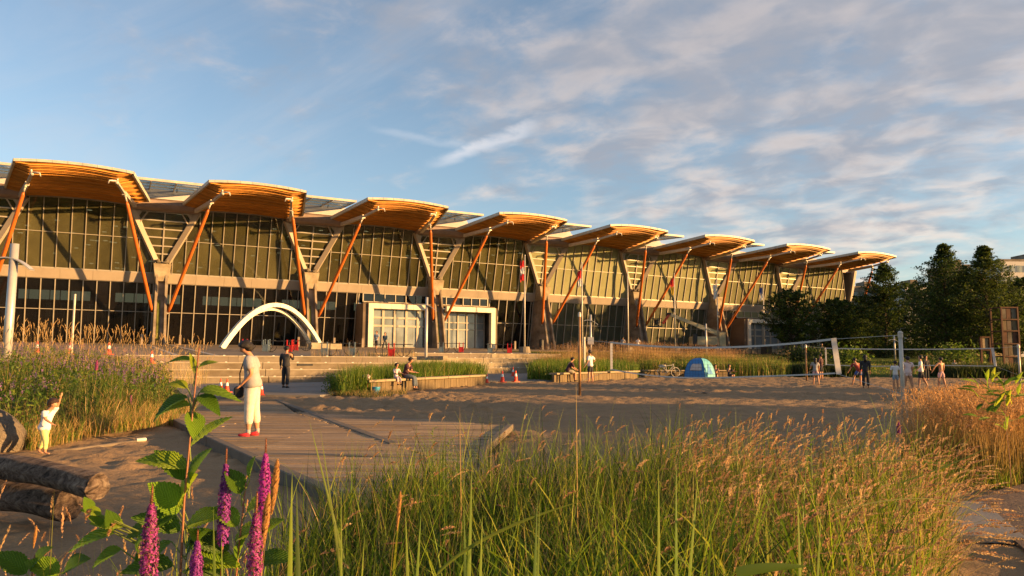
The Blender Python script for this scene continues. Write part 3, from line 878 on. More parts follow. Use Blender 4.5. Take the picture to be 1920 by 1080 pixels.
PAN = 0
for bi in range(1, 9):
    ur = BAY*(bi-1); ul = ur-BAY; uc = ur-BAY/2
    canopy(uc)
    strut(uc, -1); strut(uc, 1)
    olive = bi >= 5
    single = bi <= 4
    # upper glazing: hexagonal field between the sloping arms
    top = [(uc-4.45+8.9*k/8, arch_top(.12+.76*k/8)) for k in range(9)]
    poly = [(ul+.75, ZT1), (ur-.75, ZT1), (ur-.55, 10.9)] + [(u, z) for u, z in reversed(top)] + [(ul+.55, 10.9)]
    xs = [uc+(k-5.5)*1.13 for k in range(12)]
    glaze(poly, fy, xs, [12.85], BROOT, bi, 'glass_olive' if olive else 'glass_clear', single=single)
    # lower glazing
    lo = [(ul+.6, ZB), (ur-.6, ZB), (ur-.6, ZT0), (ul+.6, ZT0)]
    if bi == 3: lo = [(ul+.6, ZB), (20.0, ZB), (20.0, ZT0), (ul+.6, ZT0)]
    if bi == 4: lo = [(36.2, ZB), (ur-.6, ZB), (ur-.6, ZT0), (36.2, ZT0)]
    if bi == 6: lo = [(ul+.6, ZB), (ur-.6, ZB), (ur-.6, ZT0), (ul+.6, ZT0)]
    if bi == 7: lo = [(75.6, ZB), (ul+.6, ZB), (ul+.6, ZT0), (75.6, ZT0)] if False else [(ul+.6, ZB), (76.0, ZB), (76.0, ZT0), (ul+.6, ZT0)]
    if bi == 8: lo = [(92.4, ZB), (ur-.6, ZB), (ur-.6, ZT0), (92.4, ZT0)]
    xs = [uc+(k-5.5)*1.13 for k in range(12)]
    xs = [x for x in xs if lo[0][0]+.2 < x < lo[1][0]-.2]
    glaze(lo, ly, xs, [5.88], BROOT, bi, 'glass_lower_green' if olive else 'glass_lower', single=single, mw=.08)
    # belt panels between the two glazings
    n = 5
    for k in range(n):
        a = ul+.5+(BAY-1.0)*k/n; c = ul+.5+(BAY-1.0)*(k+1)/n
        b = MB(); y0 = 2.05
        b.prism([(fy(ZT1)-.10, ZT1), (ly(ZT0)-.28, ZT0-.02), (3.4, ZT0-.02), (3.4, ZT1)], 'x', a+.008, c-.008)
        b.build('belt_panel', 'panel_beige', BROOT)
    # end infill beside the arms
for k in range(-1, 8):
    u = BAY*k
    last = k == 7
    # pier: two concrete flanges around a mossy recess, leaning forward at the foot
    pm = MB()
    prof = lambda dy: [(.95+dy, 9.95), (-.85+dy, ZB-.25), (4.6, ZB-.25), (3.3, 9.95)]
    pm.prism(prof(.55), 'x', u-.34, u+.34)
    # flanges: wider apart at the foot
    for s in (-1, 1):
        fl = MB()
        f0, f1 = u+s*.30, u+s*.50
        g0, g1 = u+s*.36, u+s*.58
        y0, y1 = .95, -.85
        fl.add([(f0, y0, 9.95), (f1, y0, 9.95), (f1, 3.3, 9.95), (f0, 3.3, 9.95), (g0, y1, ZB-.25), (g1, y1, ZB-.25), (g1, 4.6, ZB-.25), (g0, 4.6, ZB-.25)],
               [(0, 1, 2, 3), (7, 6, 5, 4), (0, 4, 5, 1), (1, 5, 6, 2), (2, 6, 7, 3), (3, 7, 4, 0)])
        pm.v, pm.f, pm.mi = pm.v, pm.f, pm.mi
        pm.add(fl.v, fl.f)
    po = pm.build('pier', 'pier_concrete', BROOT)
    b = MB(); b.prism([(-.34, ZB), (.66, 6.9), (.68, 6.9), (.2, ZB)], 'x', u-.28, u-.02); b.build('moss', 'moss', po)
    # wedge block on top
    b = MB(); y0 = .82
    b.add([(u-.56, y0, 8.75), (u+.56, y0, 8.75), (u+.56, 2.6, 8.75), (u-.56, 2.6, 8.75), (u-.80, y0-.02, 10.45), (u+.80, y0-.02, 10.45), (u+.80, 2.2, 10.65), (u-.80, 2.2, 10.65)],
          [(3, 2, 1, 0), (4, 5, 6, 7), (0, 1, 5, 4), (1, 2, 6, 5), (2, 3, 7, 6), (3, 0, 4, 7)])
    b.build('pier_block', 'concrete_warm', po, bevel=.03)
    b = MB()
    for s in (-1, 1):
        b.tube([(u+s*.30, 1.15, 10.5), (u+s*.42, 1.25, 10.85)], [.16, .2], 8); b.box((u+s*.3, 1.1, 10.62), (.3, .3, .12))
    b.build('hinge', 'concrete_dark', po)
    if last:
        continue
    # V arms
    for s in (-1, 1):
        b = MB()
        p = (u+s*.52, fy(10.7)-.22, 10.7); q = (u+s*3.0, fy(15.7)-.22, 15.7)
        b.beam(p, q, .50, .34, up=(0, 1, 0)) if False else b.beam(p, q, .34, .46)
        b.build('sloping_arm', 'panel_beige', BROOT)
        b = MB(); b.prism([(u+s*2.1, 15.62), (u+s*3.1, 15.62), (u+s*2.35, 14.2)], 'y', fy(15)-.2, fy(15)-.1); b.build('gusset', 'panel_beige', BROOT)
        b = MB(); b.beam((u+s*1.45, fy(15.5)-.25, 15.5), (u+s*2.15, fy(14.3)-.25, 14.3), .1, .1); b.build('gusset', 'panel_beige', BROOT)
    pv_ = [(u-.62, 10.75), (u+.62, 10.75), (u+2.62, 14.6), (u+2.0, 15.45), (u-2.0, 15.45), (u-2.62, 14.6)]
    glaze(pv_, fy, [u], [11.5, 12.25, 13.05, 13.85, 14.65], BROOT, k+1, 'glass_olive' if k >= 3 else 'glass_clear', mw=.12, zmid_w=.12, single=(k <= 2))
    # rounded gutter beam between canopies
    b = MB()
    ys = [-.15+.62*math.cos(t)*-1 for t in np.linspace(-.2, PI/1.05, 8)]
    zs_ = [15.98+.48*math.sin(t-PI/2) for t in np.linspace(-.2, PI+.2, 8)]
    prof_ = [(.9, 15.5), (.1, 15.48), (-.45, 15.62), (-.72, 15.95), (-.62, 16.3), (-.3, 16.5), (.9, 16.55)]
    b.prism(prof_, 'x', u-3.0, u+3.0); b.build('gutter_beam', 'gutter_brown', BROOT)
    b = MB(); b.prism([(-.45, 16.52), (-.42, 16.60), (.45, 17.62), (1.6, 17.75), (1.6, 17.42)], 'x', u-3.4, u+3.4); b.build('roof_panel', 'roof_white', BROOT)
    # glazed rooflight canopy above the gap
    rl = MB(); rl.prism([(-5.04, 17.20), (-5.04, 17.42), (-4.9, 17.42), (-4.9, 17.20)], 'x', u-3.6, u+2.95)
    for q in (-3.4, -1.5, .6, 2.8):
        rl.beam((u+q, -4.95, 17.24), (u+q, 1.5, 17.60), .08, .16)
    for yy in (-3.2, -1.4): rl.box((u-.3, yy, 17.24+(yy+5)*.055), (6.5, .06, .08))
    ro = rl.build('rooflight_frame', 'canopy_metal', BROOT)
    b = MB(); b.prism([(-4.92, 17.33), (-4.92, 17.37), (1.6, 17.74), (1.6, 17.70)], 'x', u-3.6, u+2.95); b.build('rooflight_glass', 'glass_blue', ro)
    b = MB(); b.tube([(u+.8, -2.0, 17.3), (u+.8, -2.0, 16.95)], .04, 6); b.build('roof_bracket', 'dark_metal', ro)
# main roof and body
U0, U1 = -16.5, 100.1
b = MB(); b.prism([(1.3, 17.35), (6, 18.2), (30, 20.5), (60, 18.2), (60, 17.8), (30, 20.1), (6, 17.8), (1.3, 17.0)], 'x', U0-14, U1+1.0); b.build('roof', 'roof_white', BROOT)
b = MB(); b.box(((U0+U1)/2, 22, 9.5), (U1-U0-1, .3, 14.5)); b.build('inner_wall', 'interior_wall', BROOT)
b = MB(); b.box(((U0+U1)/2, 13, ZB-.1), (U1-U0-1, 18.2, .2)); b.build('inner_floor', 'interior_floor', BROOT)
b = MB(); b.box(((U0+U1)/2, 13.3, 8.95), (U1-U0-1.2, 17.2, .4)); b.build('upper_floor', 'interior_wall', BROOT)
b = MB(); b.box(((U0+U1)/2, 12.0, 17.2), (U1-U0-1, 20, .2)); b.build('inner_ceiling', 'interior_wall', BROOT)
b = MB(); b.prism([(fy(15.9)+.05, 16.2), (2.2, 9.2), (4.5, ZB-.2), (60, ZB-.2), (60, 17.9), (6, 17.9)], 'x', U1+.25, U1+.6); b.build('end_wall', 'panel_beige', BROOT)
b = MB(); b.beam((U1+.2, fy(15.9)-.1, 15.9), (U1+.2, ly(ZB)-.3, ZB-.2), .5, .5); b.build('end_post', 'panel_beige', BROOT)
b = MB(); b.prism([(1.2, 15.6), (1.2, 17.3), (1.5, 17.3), (1.5, 15.6)], 'x', U0-14, U1+.3); b.build('head_beam', 'gutter_brown', BROOT)
# base kerb under the glass
b = MB(); b.box(((U0+U1)/2, ly(ZB)-.1, ZB-.06), (U1-U0, .3, .18)); b.build('sill', 'panel_beige', BROOT)
# inner columns and braces seen through the glass
b = MB()
for k in range(-1, 8):
    for s in (-1, 1):
        b.beam((BAY*k, 4.5, 9.4), (BAY*k+s*5.5, 9.5, 16.6), .35, .35)
    b.beam((BAY*k, 5, ZB), (BAY*k, 5, 9), .5, .5)
    b.beam((BAY*k+7, 9, 9.2), (BAY*k+7.2, 9, 17), .5, .5)
b.build('inner_column', 'interior_wall', BROOT)
b = MB()
for k in range(0, 4):
    for j in range(3):
        b.beam((BAY*k-12, 4.2+j*.02, 9.95+j*.42), (BAY*k-1.5, 4.2, 9.95+j*.42), .05, .05)
b.build('inner_rail', 'mullion', BROOT)
b = MB()
for i in range(150):
    u = random.uniform(-14, 55); y = random.uniform(4, 20); z = 16.9-random.random()*.1-(y*.07)
    b.box((u, y, z-random.uniform(0, 5.5)), (.42, .10, .06))
b.build('ceiling_lamps', 'ceiling_lamp', BROOT, kind='stuff')
# curtains behind the lower glass
for u0, n in ((-9.6, 7), (-3.6, 2), (8, 3)):
    for k in range(n):
        b = MB(); x0 = u0+k*1.15; pts = []
        for j in range(13):
            pts.append((x0+j*.065, ly(4)+1.1+.05*math.sin(j*1.7)))
        vs = [(x, y, ZB+.1) for x, y in pts]+[(x, y, 6.6) for x, y in pts]
        b.add(vs, [(j, j+1, j+14, j+13) for j in range(12)]); b.build('curtain', 'curtain', BROOT)
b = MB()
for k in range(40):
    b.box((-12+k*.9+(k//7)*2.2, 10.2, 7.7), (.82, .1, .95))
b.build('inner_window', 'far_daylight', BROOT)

# entrances: white portal frames either side of a pier
def entrance(u0, u1, up_, lit_doors):
    YF = .35
    zt = 7.45; e = MB()
    fr = MB()
    fr.box(((u0+up_-1.5)/2, YF+.25, zt-.28), (up_-1.5-u0, .62, .56)); fr.box(((u1+up_+.95)/2, YF+.25, zt-.28), (u1-up_-.95, .62, .56)); fr.box((u0+.28, YF+.25, (zt+ZB)/2-.28), (.56, .6, zt-ZB-.56)); fr.box((u1-.28, YF+.25, (zt+ZB)/2-.28), (.56, .6, zt-ZB-.56))
    po = fr.build('entrance_portal', 'arch_white', BROOT, bevel=.015)
    for k in range(1, 12):
        if abs(u0+(u1-u0)*k/12-up_) < 1.6: continue
        b = MB(); b.box((u0+(u1-u0)*k/12, YF-.065, zt-.28), (.03, .012, .56)); b.build('joint_cover', 'canopy_metal', po)
    b = MB(); b.box(((u0+u1)/2, YF+1.9, zt+.08), (u1-u0+.1, 3.3, .14)); b.build('portal_roof', 'portal_wall', po)
    for a, c in ((u0-.55, u0+.0), (u1, u1+.35)):
        b = MB(); b.box(((a+c)/2, 2.0, (zt+ZB)/2), (abs(c-a), 2.9, zt-ZB)); b.build('side_wall', 'portal_wall', po)
    b = MB(); b.box((up_-1.0, 1.6, (zt+ZB)/2), (1.0, 1.4, zt-ZB)); b.build('side_wall', 'portal_wall', po)
    # clerestory strip above
    ye = lambda z: 2.55
    for side, (a, c) in enumerate(((u0, up_-.7), (up_+.7, u1))):
        n = 6
        glaze([(a, 7.75), (c, 7.75), (c, ZT0), (a, ZT0)], ye, [a+(c-a)*k/n for k in range(1, n)], [], BROOT, 0, 'glass_lower' if up_ < 40 else 'glass_olive', single=up_ < 40, mw=.09)
        # doors and screens inside, recessed
        yd = lambda z: 1.2 if side == 0 else 2.3
        a2 = a+(.56 if side == 0 else 0.2); c2 = c-(.56 if side else .2)
        n = 5
        if side == 0: zs = [5.05, 5.95]
        else: zs = [4.9, 5.7]
        w = .26 if side == 0 else .13
        glaze([(a2, ZB), (c2, ZB), (c2, zt-.56), (a2, zt-.56)], yd, [a2+(c2-a2)*k/n for k in range(1, n)], zs, BROOT, 0, 'glass_door', single=up_ < 40, mw=w, zmid_w=w*.8)
        b = MB(); b.box(((a2+c2)/2, 2.9, 5), (c2-a2, .1, 4.6)); b.build('lobby_wall', 'interior_wall', BROOT)
entrance(20.4, 35.8, 28.6, True)
entrance(76.5, 92.0, 85.8, True)

# ================================================================== vegetation
def blades(n, P, hgt, width, az, bend, cols, segs=5, face=None, tipcol=None, droop=0.0):
    """grass blades as strips. P (n,3) roots; az lean direction; bend 0..1 share of height leaned"""
    t = np.linspace(0, 1, segs+1)[None, :, None]
    hgt = np.asarray(hgt).reshape(n, 1, 1); width = np.asarray(width).reshape(n, 1, 1); bend = np.asarray(bend).reshape(n, 1, 1)
    dirv = np.stack([np.cos(az), np.sin(az), np.zeros(n)], -1)[:, None, :]
    c = P[:, None, :] + dirv*(hgt*bend*t**2.1)
    zz = hgt*(t - .5*np.clip(bend, 0, 1)**2*t**2.5) - hgt*droop*t**4*np.clip(bend*2, 0, 1.2)
    c = c + np.concatenate([np.zeros((n, segs+1, 2)), zz], -1)
    fa = rng.uniform(0, PI, n) if face is None else face
    wd = np.stack([np.cos(fa), np.sin(fa), np.zeros(n)], -1)[:, None, :]
    wprof = (1-t**1.8)*(.55+.45*np.minimum(1, t*4))
    off = wd*width*.5*wprof
    L = c - off; Rr = c + off
    V = np.empty((n, 2*segs+1, 3))
    V[:, 0:2*segs:2] = L[:, :segs]; V[:, 1:2*segs:2] = Rr[:, :segs]; V[:, 2*segs] = c[:, segs]
    base = (np.arange(n)*(2*segs+1))[:, None]
    q = np.array([[2*k, 2*k+1, 2*k+3, 2*k+2] for k in range(segs-1)])
    Q = (base[:, :, None] + q[None]).reshape(-1, 4)
    T = base + np.array([[2*segs-2, 2*segs-1, 2*segs]])
    cols = np.asarray(cols)
    tp = cols if tipcol is None else tipcol
    tt = np.repeat(np.linspace(0, 1, segs+1), 2)[:2*segs+1]
    Cc = cols[:, None, :]*(1-tt[None, :, None]) + tp[:, None, :]*tt[None, :, None]
    tips = c[:, segs]; tdir = c[:, segs]-c[:, segs-1]; tdir /= np.linalg.norm(tdir, axis=1, keepdims=True)+1e-9
    return V.reshape(-1, 3), Q, T, Cc.reshape(-1, 3), tips, tdir
def heads(tips, tdir, length, wid, k, cols, droopy=.5):
    """feathery seed heads: k small diamond spikelets round each tip"""
    n = len(tips)
    u = rng.random((n, k)); ang = rng.uniform(0, 2*PI, (n, k))
    ax = tdir[:, None, :]
    a = np.cross(tdir, np.array([0, 0, 1.0])); a /= np.linalg.norm(a, axis=1, keepdims=True)+1e-9
    b_ = np.cross(tdir, a)
    rad = (np.cos(ang)[..., None]*a[:, None, :] + np.sin(ang)[..., None]*b_[:, None, :])
    ln = np.asarray(length).reshape(n, 1); wd = np.asarray(wid).reshape(n, 1)
    env = np.sin(np.clip(u, .03, 1)*PI*.92+.15)**.7
    dv = a*0; dd = np.stack([tdir[:, 0], tdir[:, 1], -np.abs(tdir[:, 2])*.3-.2], -1); dd /= np.linalg.norm(dd, axis=1, keepdims=True)
    cpos = tips[:, None, :] + ax*((u-.25)*ln)[..., None] + dd[:, None, :]*((u**2)*ln*droopy*.5)[..., None]
    sl = (ln*.12*env)[..., None]
    p1 = cpos + ax*sl*1.2 + rad*(wd*env)[..., None]
    p0 = cpos
    sidev = np.cross(ax, rad); sidev /= np.linalg.norm(sidev, axis=2, keepdims=True)+1e-9
    m_ = (p0+p1)/2
    w2 = (wd*.45*env)[..., None]
    V = np.stack([p0, m_+sidev*w2, p1, m_-sidev*w2], 2).reshape(-1, 3)
    F = np.arange(n*k*4).reshape(-1, 4)
    C_ = np.repeat(cols, k*4, axis=0)*rng.uniform(.75, 1.25, (n*k*4, 1))
    return V, F, C_
def join_parts(name, parts, mat='veg', **tags):
    """parts: list of (V, [faces...], C)"""
    vs, qs, ts_, cs = [], [], [], []; o = 0
    for V, FF, C_ in parts:
        vs.append(V); cs.append(C_)
        for F in FF:
            (qs if F.shape[1] == 4 else ts_).append(F+o)
        o += len(V)
    fl = []
    if qs: fl.append(np.concatenate(qs))
    if ts_: fl.append(np.concatenate(ts_))
    me = raw_mesh(name, np.concatenate(vs), fl, 0)
    me.materials.append(MATS[mat]); colour_attr(me, np.clip(np.concatenate(cs), 0, 1))
    parent = tags.pop('parent', None)
    return link(name, me, parent, **tags)
def pick(cols, n, jit=.2, w=None):
    i = rng.choice(len(cols), n, p=w)
    return np.array(cols)[i]*rng.uniform(1-jit, 1+jit, (n, 1))
def sample_poly(poly, n, clump=1.2, power=1.0):
    P = np.array(poly); a = P.min(0); b = P.max(0); out = []
    tot = 0
    while tot < n:
        x = rng.uniform(a[0], b[0], 4*n); y = rng.uniform(a[1], b[1], 4*n)
        k = in_poly(x, y, poly)
        if clump: k &= rng.random(4*n) < sm(fbm(x, y, clump, 2), .25, .6)*.85+.15
        out.append(np.stack([x[k], y[k]], -1)); tot += k.sum()
    return np.concatenate(out)[:n]
GREEN = [(.075, .14, .012), (.11, .18, .015), (.05, .095, .010), (.15, .20, .02)]
STRAW = [(.42, .27, .09), (.36, .22, .075), (.46, .32, .13)]
PINKSTRAW = [(.46, .27, .14), (.40, .22, .11), (.50, .33, .16)]
def zH(p, add=0): return np.stack([p[:, 0], p[:, 1], H(p[:, 0], p[:, 1])+add], -1)

def bed(name, poly, n, hr, width, green_w=.75, heads_n=0, head_len=.18, head_k=10, gpal=GREEN, spal=STRAW, bend=(.05, .4), zadd=None, clump=1.2, tall=None, **tags):
    p = sample_poly(poly, n, clump)
    Z = zH(p) if zadd is None else np.stack([p[:, 0], p[:, 1], zadd(p[:, 0], p[:, 1])], -1)
    hv = rng.uniform(hr[0], hr[1], n)*(.72+.5*fbm(p[:, 0], p[:, 1], 1.4, 2))
    g = rng.random(n) < green_w
    c = np.where(g[:, None], pick(gpal, n), pick(spal, n))
    V, Q, T, C_, tips, td = blades(n, Z, hv, rng.uniform(.6, 1.3, n)*width, rng.uniform(0, 2*PI, n), rng.uniform(bend[0], bend[1], n), c, 4, tipcol=c*1.15)
    parts = [(V, [Q, T], C_)]
    if heads_n:
        m_ = heads_n
        p = sample_poly(poly, m_, clump)
        Z = zH(p) if zadd is None else np.stack([p[:, 0], p[:, 1], zadd(p[:, 0], p[:, 1])], -1)
        hv = rng.uniform(min(hr[1]*.85, (tall or 9)*.85), (tall or hr[1]*1.35), m_)*(.8+.35*fbm(p[:, 0], p[:, 1], 1.4, 2))
        c = pick(spal, m_)
        V, Q, T, C_, tips, td = blades(m_, Z, hv, np.full(m_, width*.45), rng.uniform(0, 2*PI, m_), rng.uniform(.02, .22, m_), c, 4)
        parts.append((V, [Q, T], C_))
        hV, hF, hC = heads(tips, td, rng.uniform(.7, 1.3, m_)*head_len, np.full(m_, head_len*.05), head_k, pick(PINKSTRAW if spal is STRAW else spal, m_))
        parts.append((hV, [hF], hC))
    return join_parts(name, parts, kind='stuff', **tags)

# planter behind the first bench: reeds
def LP(*q): return [LD(l, D) for l, D in q]
reedA = [g2(612, 736), g2(690, 733), (5.9, -47.5), (13.0, -42.6), (15.4, -39.5), (13.9, -33), (12.6, -36.4), (6.5, -38.9)]
reedA = [g2(615, 738), g2(640, 742), g2(690, 738), g2(912, 716), (15.6, -36.5), (12.4, -37.2), (9.4, -39.4)]
bed('reeds', reedA, 16000, (.8, 1.25), .032, .97, 250, tall=1.4, bend=(.05, .45), category='reeds', label='bed of green reeds behind the bench where the adult and child sit')
wallz = lambda x, y: np.full(np.shape(x), 1.35)
bed('tall_grass', [(6.0, -35.9), (12.3, -36.0), (13.5, -33), (12.5, -32.2), (6.5, -34.6)], 500, (.25, .5), .014, .25, 260, tall=.9, zadd=lambda x, y: PLZ(y), category='grass', label='dry straw grasses standing on the plaza edge above the left seating steps')
# planter B behind the second bench
reedB = [g2(990, 716), g2(1042, 714), g2(1195, 713), (31.5, -34), (30.5, -26), (28.8, -26.5), (21.5, -29.5)]
reedB = [g2(988, 714), g2(1042, 716), g2(1196, 709.5), LD(9.8, 57), LD(6.5, 62), LD(3.9, 61), LD(1.5, 50)]
bed('reeds', reedB, 14000, (.85, 1.35), .034, .97, 300, tall=1.5, bend=(.05, .4), category='reeds', label='green reeds behind the bench with the two men, right of the cones')
slopeB = [LD(1.6, 57.2), LD(4.4, 61.2), LD(7.2, 63.0), LD(12.2, 64.0), LD(12.6, 58.5), LD(8.0, 57.5), LD(4.2, 55)]
bed('tall_grass', slopeB, 6500, (.7, 1.0), .03, .25, 2600, tall=1.75, head_len=.3, category='grass', label='golden dry grasses above the reeds behind the second bench', zadd=lambda x, y: H(x, y)+.5)
# long bank of reeds behind the net
reedC = [LD(9.6, 54.5), LD(15.5, 54.2), LD(20.2, 54.5), LD(22, 58), LD(20, 63), LD(10.5, 63)]
bed('reeds', reedC, 15000, (.9, 1.4), .036, .85, 900, tall=1.6, bend=(.05, .4), category='reeds', label='long bank of green reeds behind the volleyball net and blue tent')
reedC2 = [LD(10.2, 60.5), LD(19.2, 60), LD(19.6, 66), LD(11, 68)]
bed('tall_grass', reedC2, 6000, (.8, 1.2), .03, .25, 3400, tall=1.8, head_len=.3, category='grass', label='golden seed grasses along the top of the long reed bank')
# hedges at the right end of the sand
bed('hedge', [LD(21.5, 54.6), LD(26.0, 54.6), LD(26.2, 57.5), LD(21.8, 58)], 6500, (.8, 1.15), .05, 1.0, 0, gpal=[(.03, .05, .012), (.045, .065, .015)], bend=(.1, .6), category='hedge', label='low dark green hedge at the sand edge between reeds and lawn')
bed('hedge', [LD(32.5, 54.5), LD(44, 54.5), LD(44, 58), LD(32.5, 58)], 12000, (.85, 1.15), .05, 1.0, 150, gpal=[(.03, .05, .012), (.045, .06, .015)], bend=(.1, .6), category='hedge', label='long dark hedge at the far right beyond the second net')
bed('lawn_grass', [LD(21, 58), LD(40, 58), LD(46, 76), LD(24, 76)], 9000, (.08, .22), .04, .85, 0, category='grass', label='rough lawn grass on the slope under the trees at right')

# left reed bank on a mound
bankL = [LD(-16.5, 22.5), LD(-13.0, 21.5), LD(-9.4, 20.2), LD(-7.45, 16.2), LD(-7.2, 14.2), LD(-7.8, 12.6), LD(-9.4, 12.0), LD(-13, 11.8), LD(-17, 13.0), LD(-22, 18), LD(-22, 24)]
bankL = [g2(330, 772), g2(325, 790), g2(250, 806), g2(150, 820), g2(60, 838), g2(-60, 850), LD(-13, 11), LD(-20, 14), LD(-26, 24), LD(-17.8, 31.5), LD(-14.2, 30.5), LD(-10.6, 23)]
cb = np.mean(bankL, 0)
def mound(x, y):
    D = (x-CX)*fh[0]+(y-CY)*fh[1]; L = (x-CX)*rh[0]+(y-CY)*rh[1]
    e = np.clip(((-.455*D) - L)/1.6, 0, 1)*.5 + .5*np.clip((-.50*D-L)/3, 0, 1)
    f_ = sm(D, 12.2, 15.5)
    return H(x, y) + .55*e*f_ + .35*sm(D, 17, 28)
gx, gy = np.meshgrid(np.linspace(-36, 2, 90), np.linspace(-72, -34, 90))
gz = mound(gx, gy); gz = np.where(gz > H(gx, gy)+.12, gz-.05, H(gx, gy)-.35)
kp = in_poly(gx[:-1, :-1], gy[:-1, :-1], bankL)
link('earth_bank', grid_mesh('earth_bank', gx, gy, gz, 'earth', kp), kind='structure')
MIX = [(.055, .10, .012), (.035, .065, .009), (.085, .13, .018), (.09, .09, .025), (.025, .045, .008)]
bed('meadow_grass', bankL, 30000, (.35, .76), .02, .93, 900, tall=1.0, head_len=.08, head_k=8, gpal=MIX, bend=(.15, .9), zadd=mound, clump=.9, category='grass', label='thick mixed meadow grasses on the bank at the left beyond the toddler')
nearL = [g2(336, 775), g2(333, 797), g2(250, 814), g2(150, 828), g2(60, 846), LD(-9.6, 12.8), LD(-8.2, 14.5), LD(-7.4, 17.5)]
bed('dry_grass', nearL, 8500, (.2, .5), .011, .4, 300, tall=.7, head_len=.1, zadd=mound, bend=(.1, .9), category='grass', label='straw coloured grass tufts along the foot of the left bank')
# golden feather grasses standing on the left bank
topL = [LD(-18, 30.2), LD(-12.2, 30.2), LD(-10.2, 24), LD(-13.5, 22), LD(-19, 24)]
bed('feather_grass', topL, 900, (.6, 1.0), .012, .3, 520, tall=1.75, head_len=.30, head_k=36, spal=[(.60, .40, .16), (.66, .46, .2)], zadd=mound, bend=(.05, .5), category='grass', label='tall golden feather grasses on top of the left bank behind the traffic cones')
# leafy growth mixed into the bank and the front planter
def leafage(name, poly, n, zlo, zhi, size, pal, base, **tags):
    p = sample_poly(poly, n, .8); k = fbm(p[:, 0], p[:, 1], .9, 2); zz_ = base(p[:, 0], p[:, 1])+rng.uniform(zlo, zhi, n)*(.6+.7*k)
    P = np.stack([p[:, 0], p[:, 1], zz_], -1)
    a = rng.normal(size=(n, 3)); a /= np.linalg.norm(a, axis=1, keepdims=True); b_ = np.cross(a, rng.normal(size=(n, 3))); b_ /= np.linalg.norm(b_, axis=1, keepdims=True)
    s = size*rng.uniform(.5, 1.3, (n, 1)); V = np.stack([P-a*s, P+b_*s*.32, P+a*s, P-b_*s*.32], 1).reshape(-1, 3)
    return join_parts(name, [(V, [np.arange(n*4).reshape(-1, 4)], np.repeat(pick(pal, n, .3)*(.7+.8*k[:, None]), 4, axis=0))], kind='stuff', **tags)
leafage('leafy_weeds', bankL, 32000, .1, .8, .05, [(.05, .10, .01), (.09, .14, .014), (.03, .06, .006), (.13, .15, .02)], mound, category='weeds', label='leafy green weeds mixed through the left bank')
leafage('leafy_weeds', [g2(600, 739), g2(640, 743), g2(700, 739), g2(690, 733), g2(625, 731)], 2600, .05, .75, .05, [(.04, .08, .008), (.07, .12, .012)], H, category='weeds', label='leafy growth spilling round the left end of the front planter')
bed('dry_grass', [g2(605, 741), g2(690, 747), g2(765, 741), g2(760, 737), g2(690, 739)], 1500, (.12, .35), .012, .6, 0, gpal=MIX, bend=(.2, .9), category='grass', label='low grass tufts under the left end of the bench')
# purple flower haze among the bank
n = 4200
p = sample_poly(bankL, n, 2.5); k = fbm(p[:, 0], p[:, 1], 2.2, 2)
p = p[k > .44]; n = len(p)
Z = np.stack([p[:, 0], p[:, 1], mound(p[:, 0], p[:, 1])], -1)
V, Q, T, C_, tips, td = blades(n, Z, rng.uniform(.7, .98, n), np.full(n, .008), rng.uniform(0, 2*PI, n), rng.uniform(.05, .3, n), pick(GREEN, n), 3)
hV, hF, hC = heads(tips, td, rng.uniform(.08, .2, n), np.full(n, .026), 9, pick([(.26, .13, .28), (.34, .17, .32), (.24, .17, .22)], n), 0)
join_parts('wildflowers', [(V, [Q, T], C_), (hV, [hF], hC)], kind='stuff', category='flowers', label='faded purple wildflowers scattered across the left bank')
# boulder at the left margin
def blob(name, c, r, mat, seed=0, n=28, amp=.18, **tags):
    th = np.linspace(0, PI, n); ph = np.linspace(0, 2*PI, 2*n+1)
    PH, TH = np.meshgrid(ph, th)
    x = np.sin(TH)*np.cos(PH); y = np.sin(TH)*np.sin(PH); z = np.cos(TH)
    k = 1+amp*(fbm(x*2+seed*9+z*1.3, y*2+z*1.7, .9, 4)-.5)*2
    k[:, -1] = k[:, 0]
    parent = tags.pop('parent', None)
    me = grid_mesh(name, c[0]+x*r[0]*k, c[1]+y*r[1]*k, c[2]+z*r[2]*k, mat)
    bm = bmesh.new(); bm.from_mesh(me); bmesh.ops.remove_doubles(bm, verts=bm.verts, dist=.0005); bm.to_mesh(me); bm.free()
    return link(name, me, parent, **tags)
x, y = LD(-7.95, 11.1)
blob('boulder', (x, y, .18), (.62, .5, .48), 'boulder', 3, label='rounded brown boulder at the left edge beside the meadow bank', category='boulder')

# foreground meadow between the camera and the sand
fg = LP((-1.25, 1.55), (-1.05, 2.6), (-1.15, 3.6), (-1.35, 4.6), (-1.25, 5.8), (-.85, 6.6), (.3, 7.4), (1.7, 7.6), (3.0, 7.0), (3.35, 5.8), (2.6, 4.6), (1.8, 3.3), (1.1, 2.1), (.75, 1.5))
YG = [(.16, .24, .010), (.10, .17, .008), (.22, .29, .012), (.07, .12, .008), (.26, .27, .02)]
DG = [(.018, .04, .005), (.03, .06, .006)]
def fgbed(n, hr, w, pal, bend, poly=fg, clump=.5, segs=6, tip=1.15, drp=.1):
    p = sample_poly(poly, n, clump); Z = zH(p, -.02)
    hv = rng.uniform(hr[0], hr[1], n)*(.75+.45*fbm(p[:, 0], p[:, 1], .8, 2))
    c = pick(pal, n)
    return blades(n, Z, hv, rng.uniform(.6, 1.4, n)*w, rng.uniform(0, 2*PI, n), rng.uniform(bend[0], bend[1], n), c, segs, tipcol=c*tip, droop=drp)
parts = []
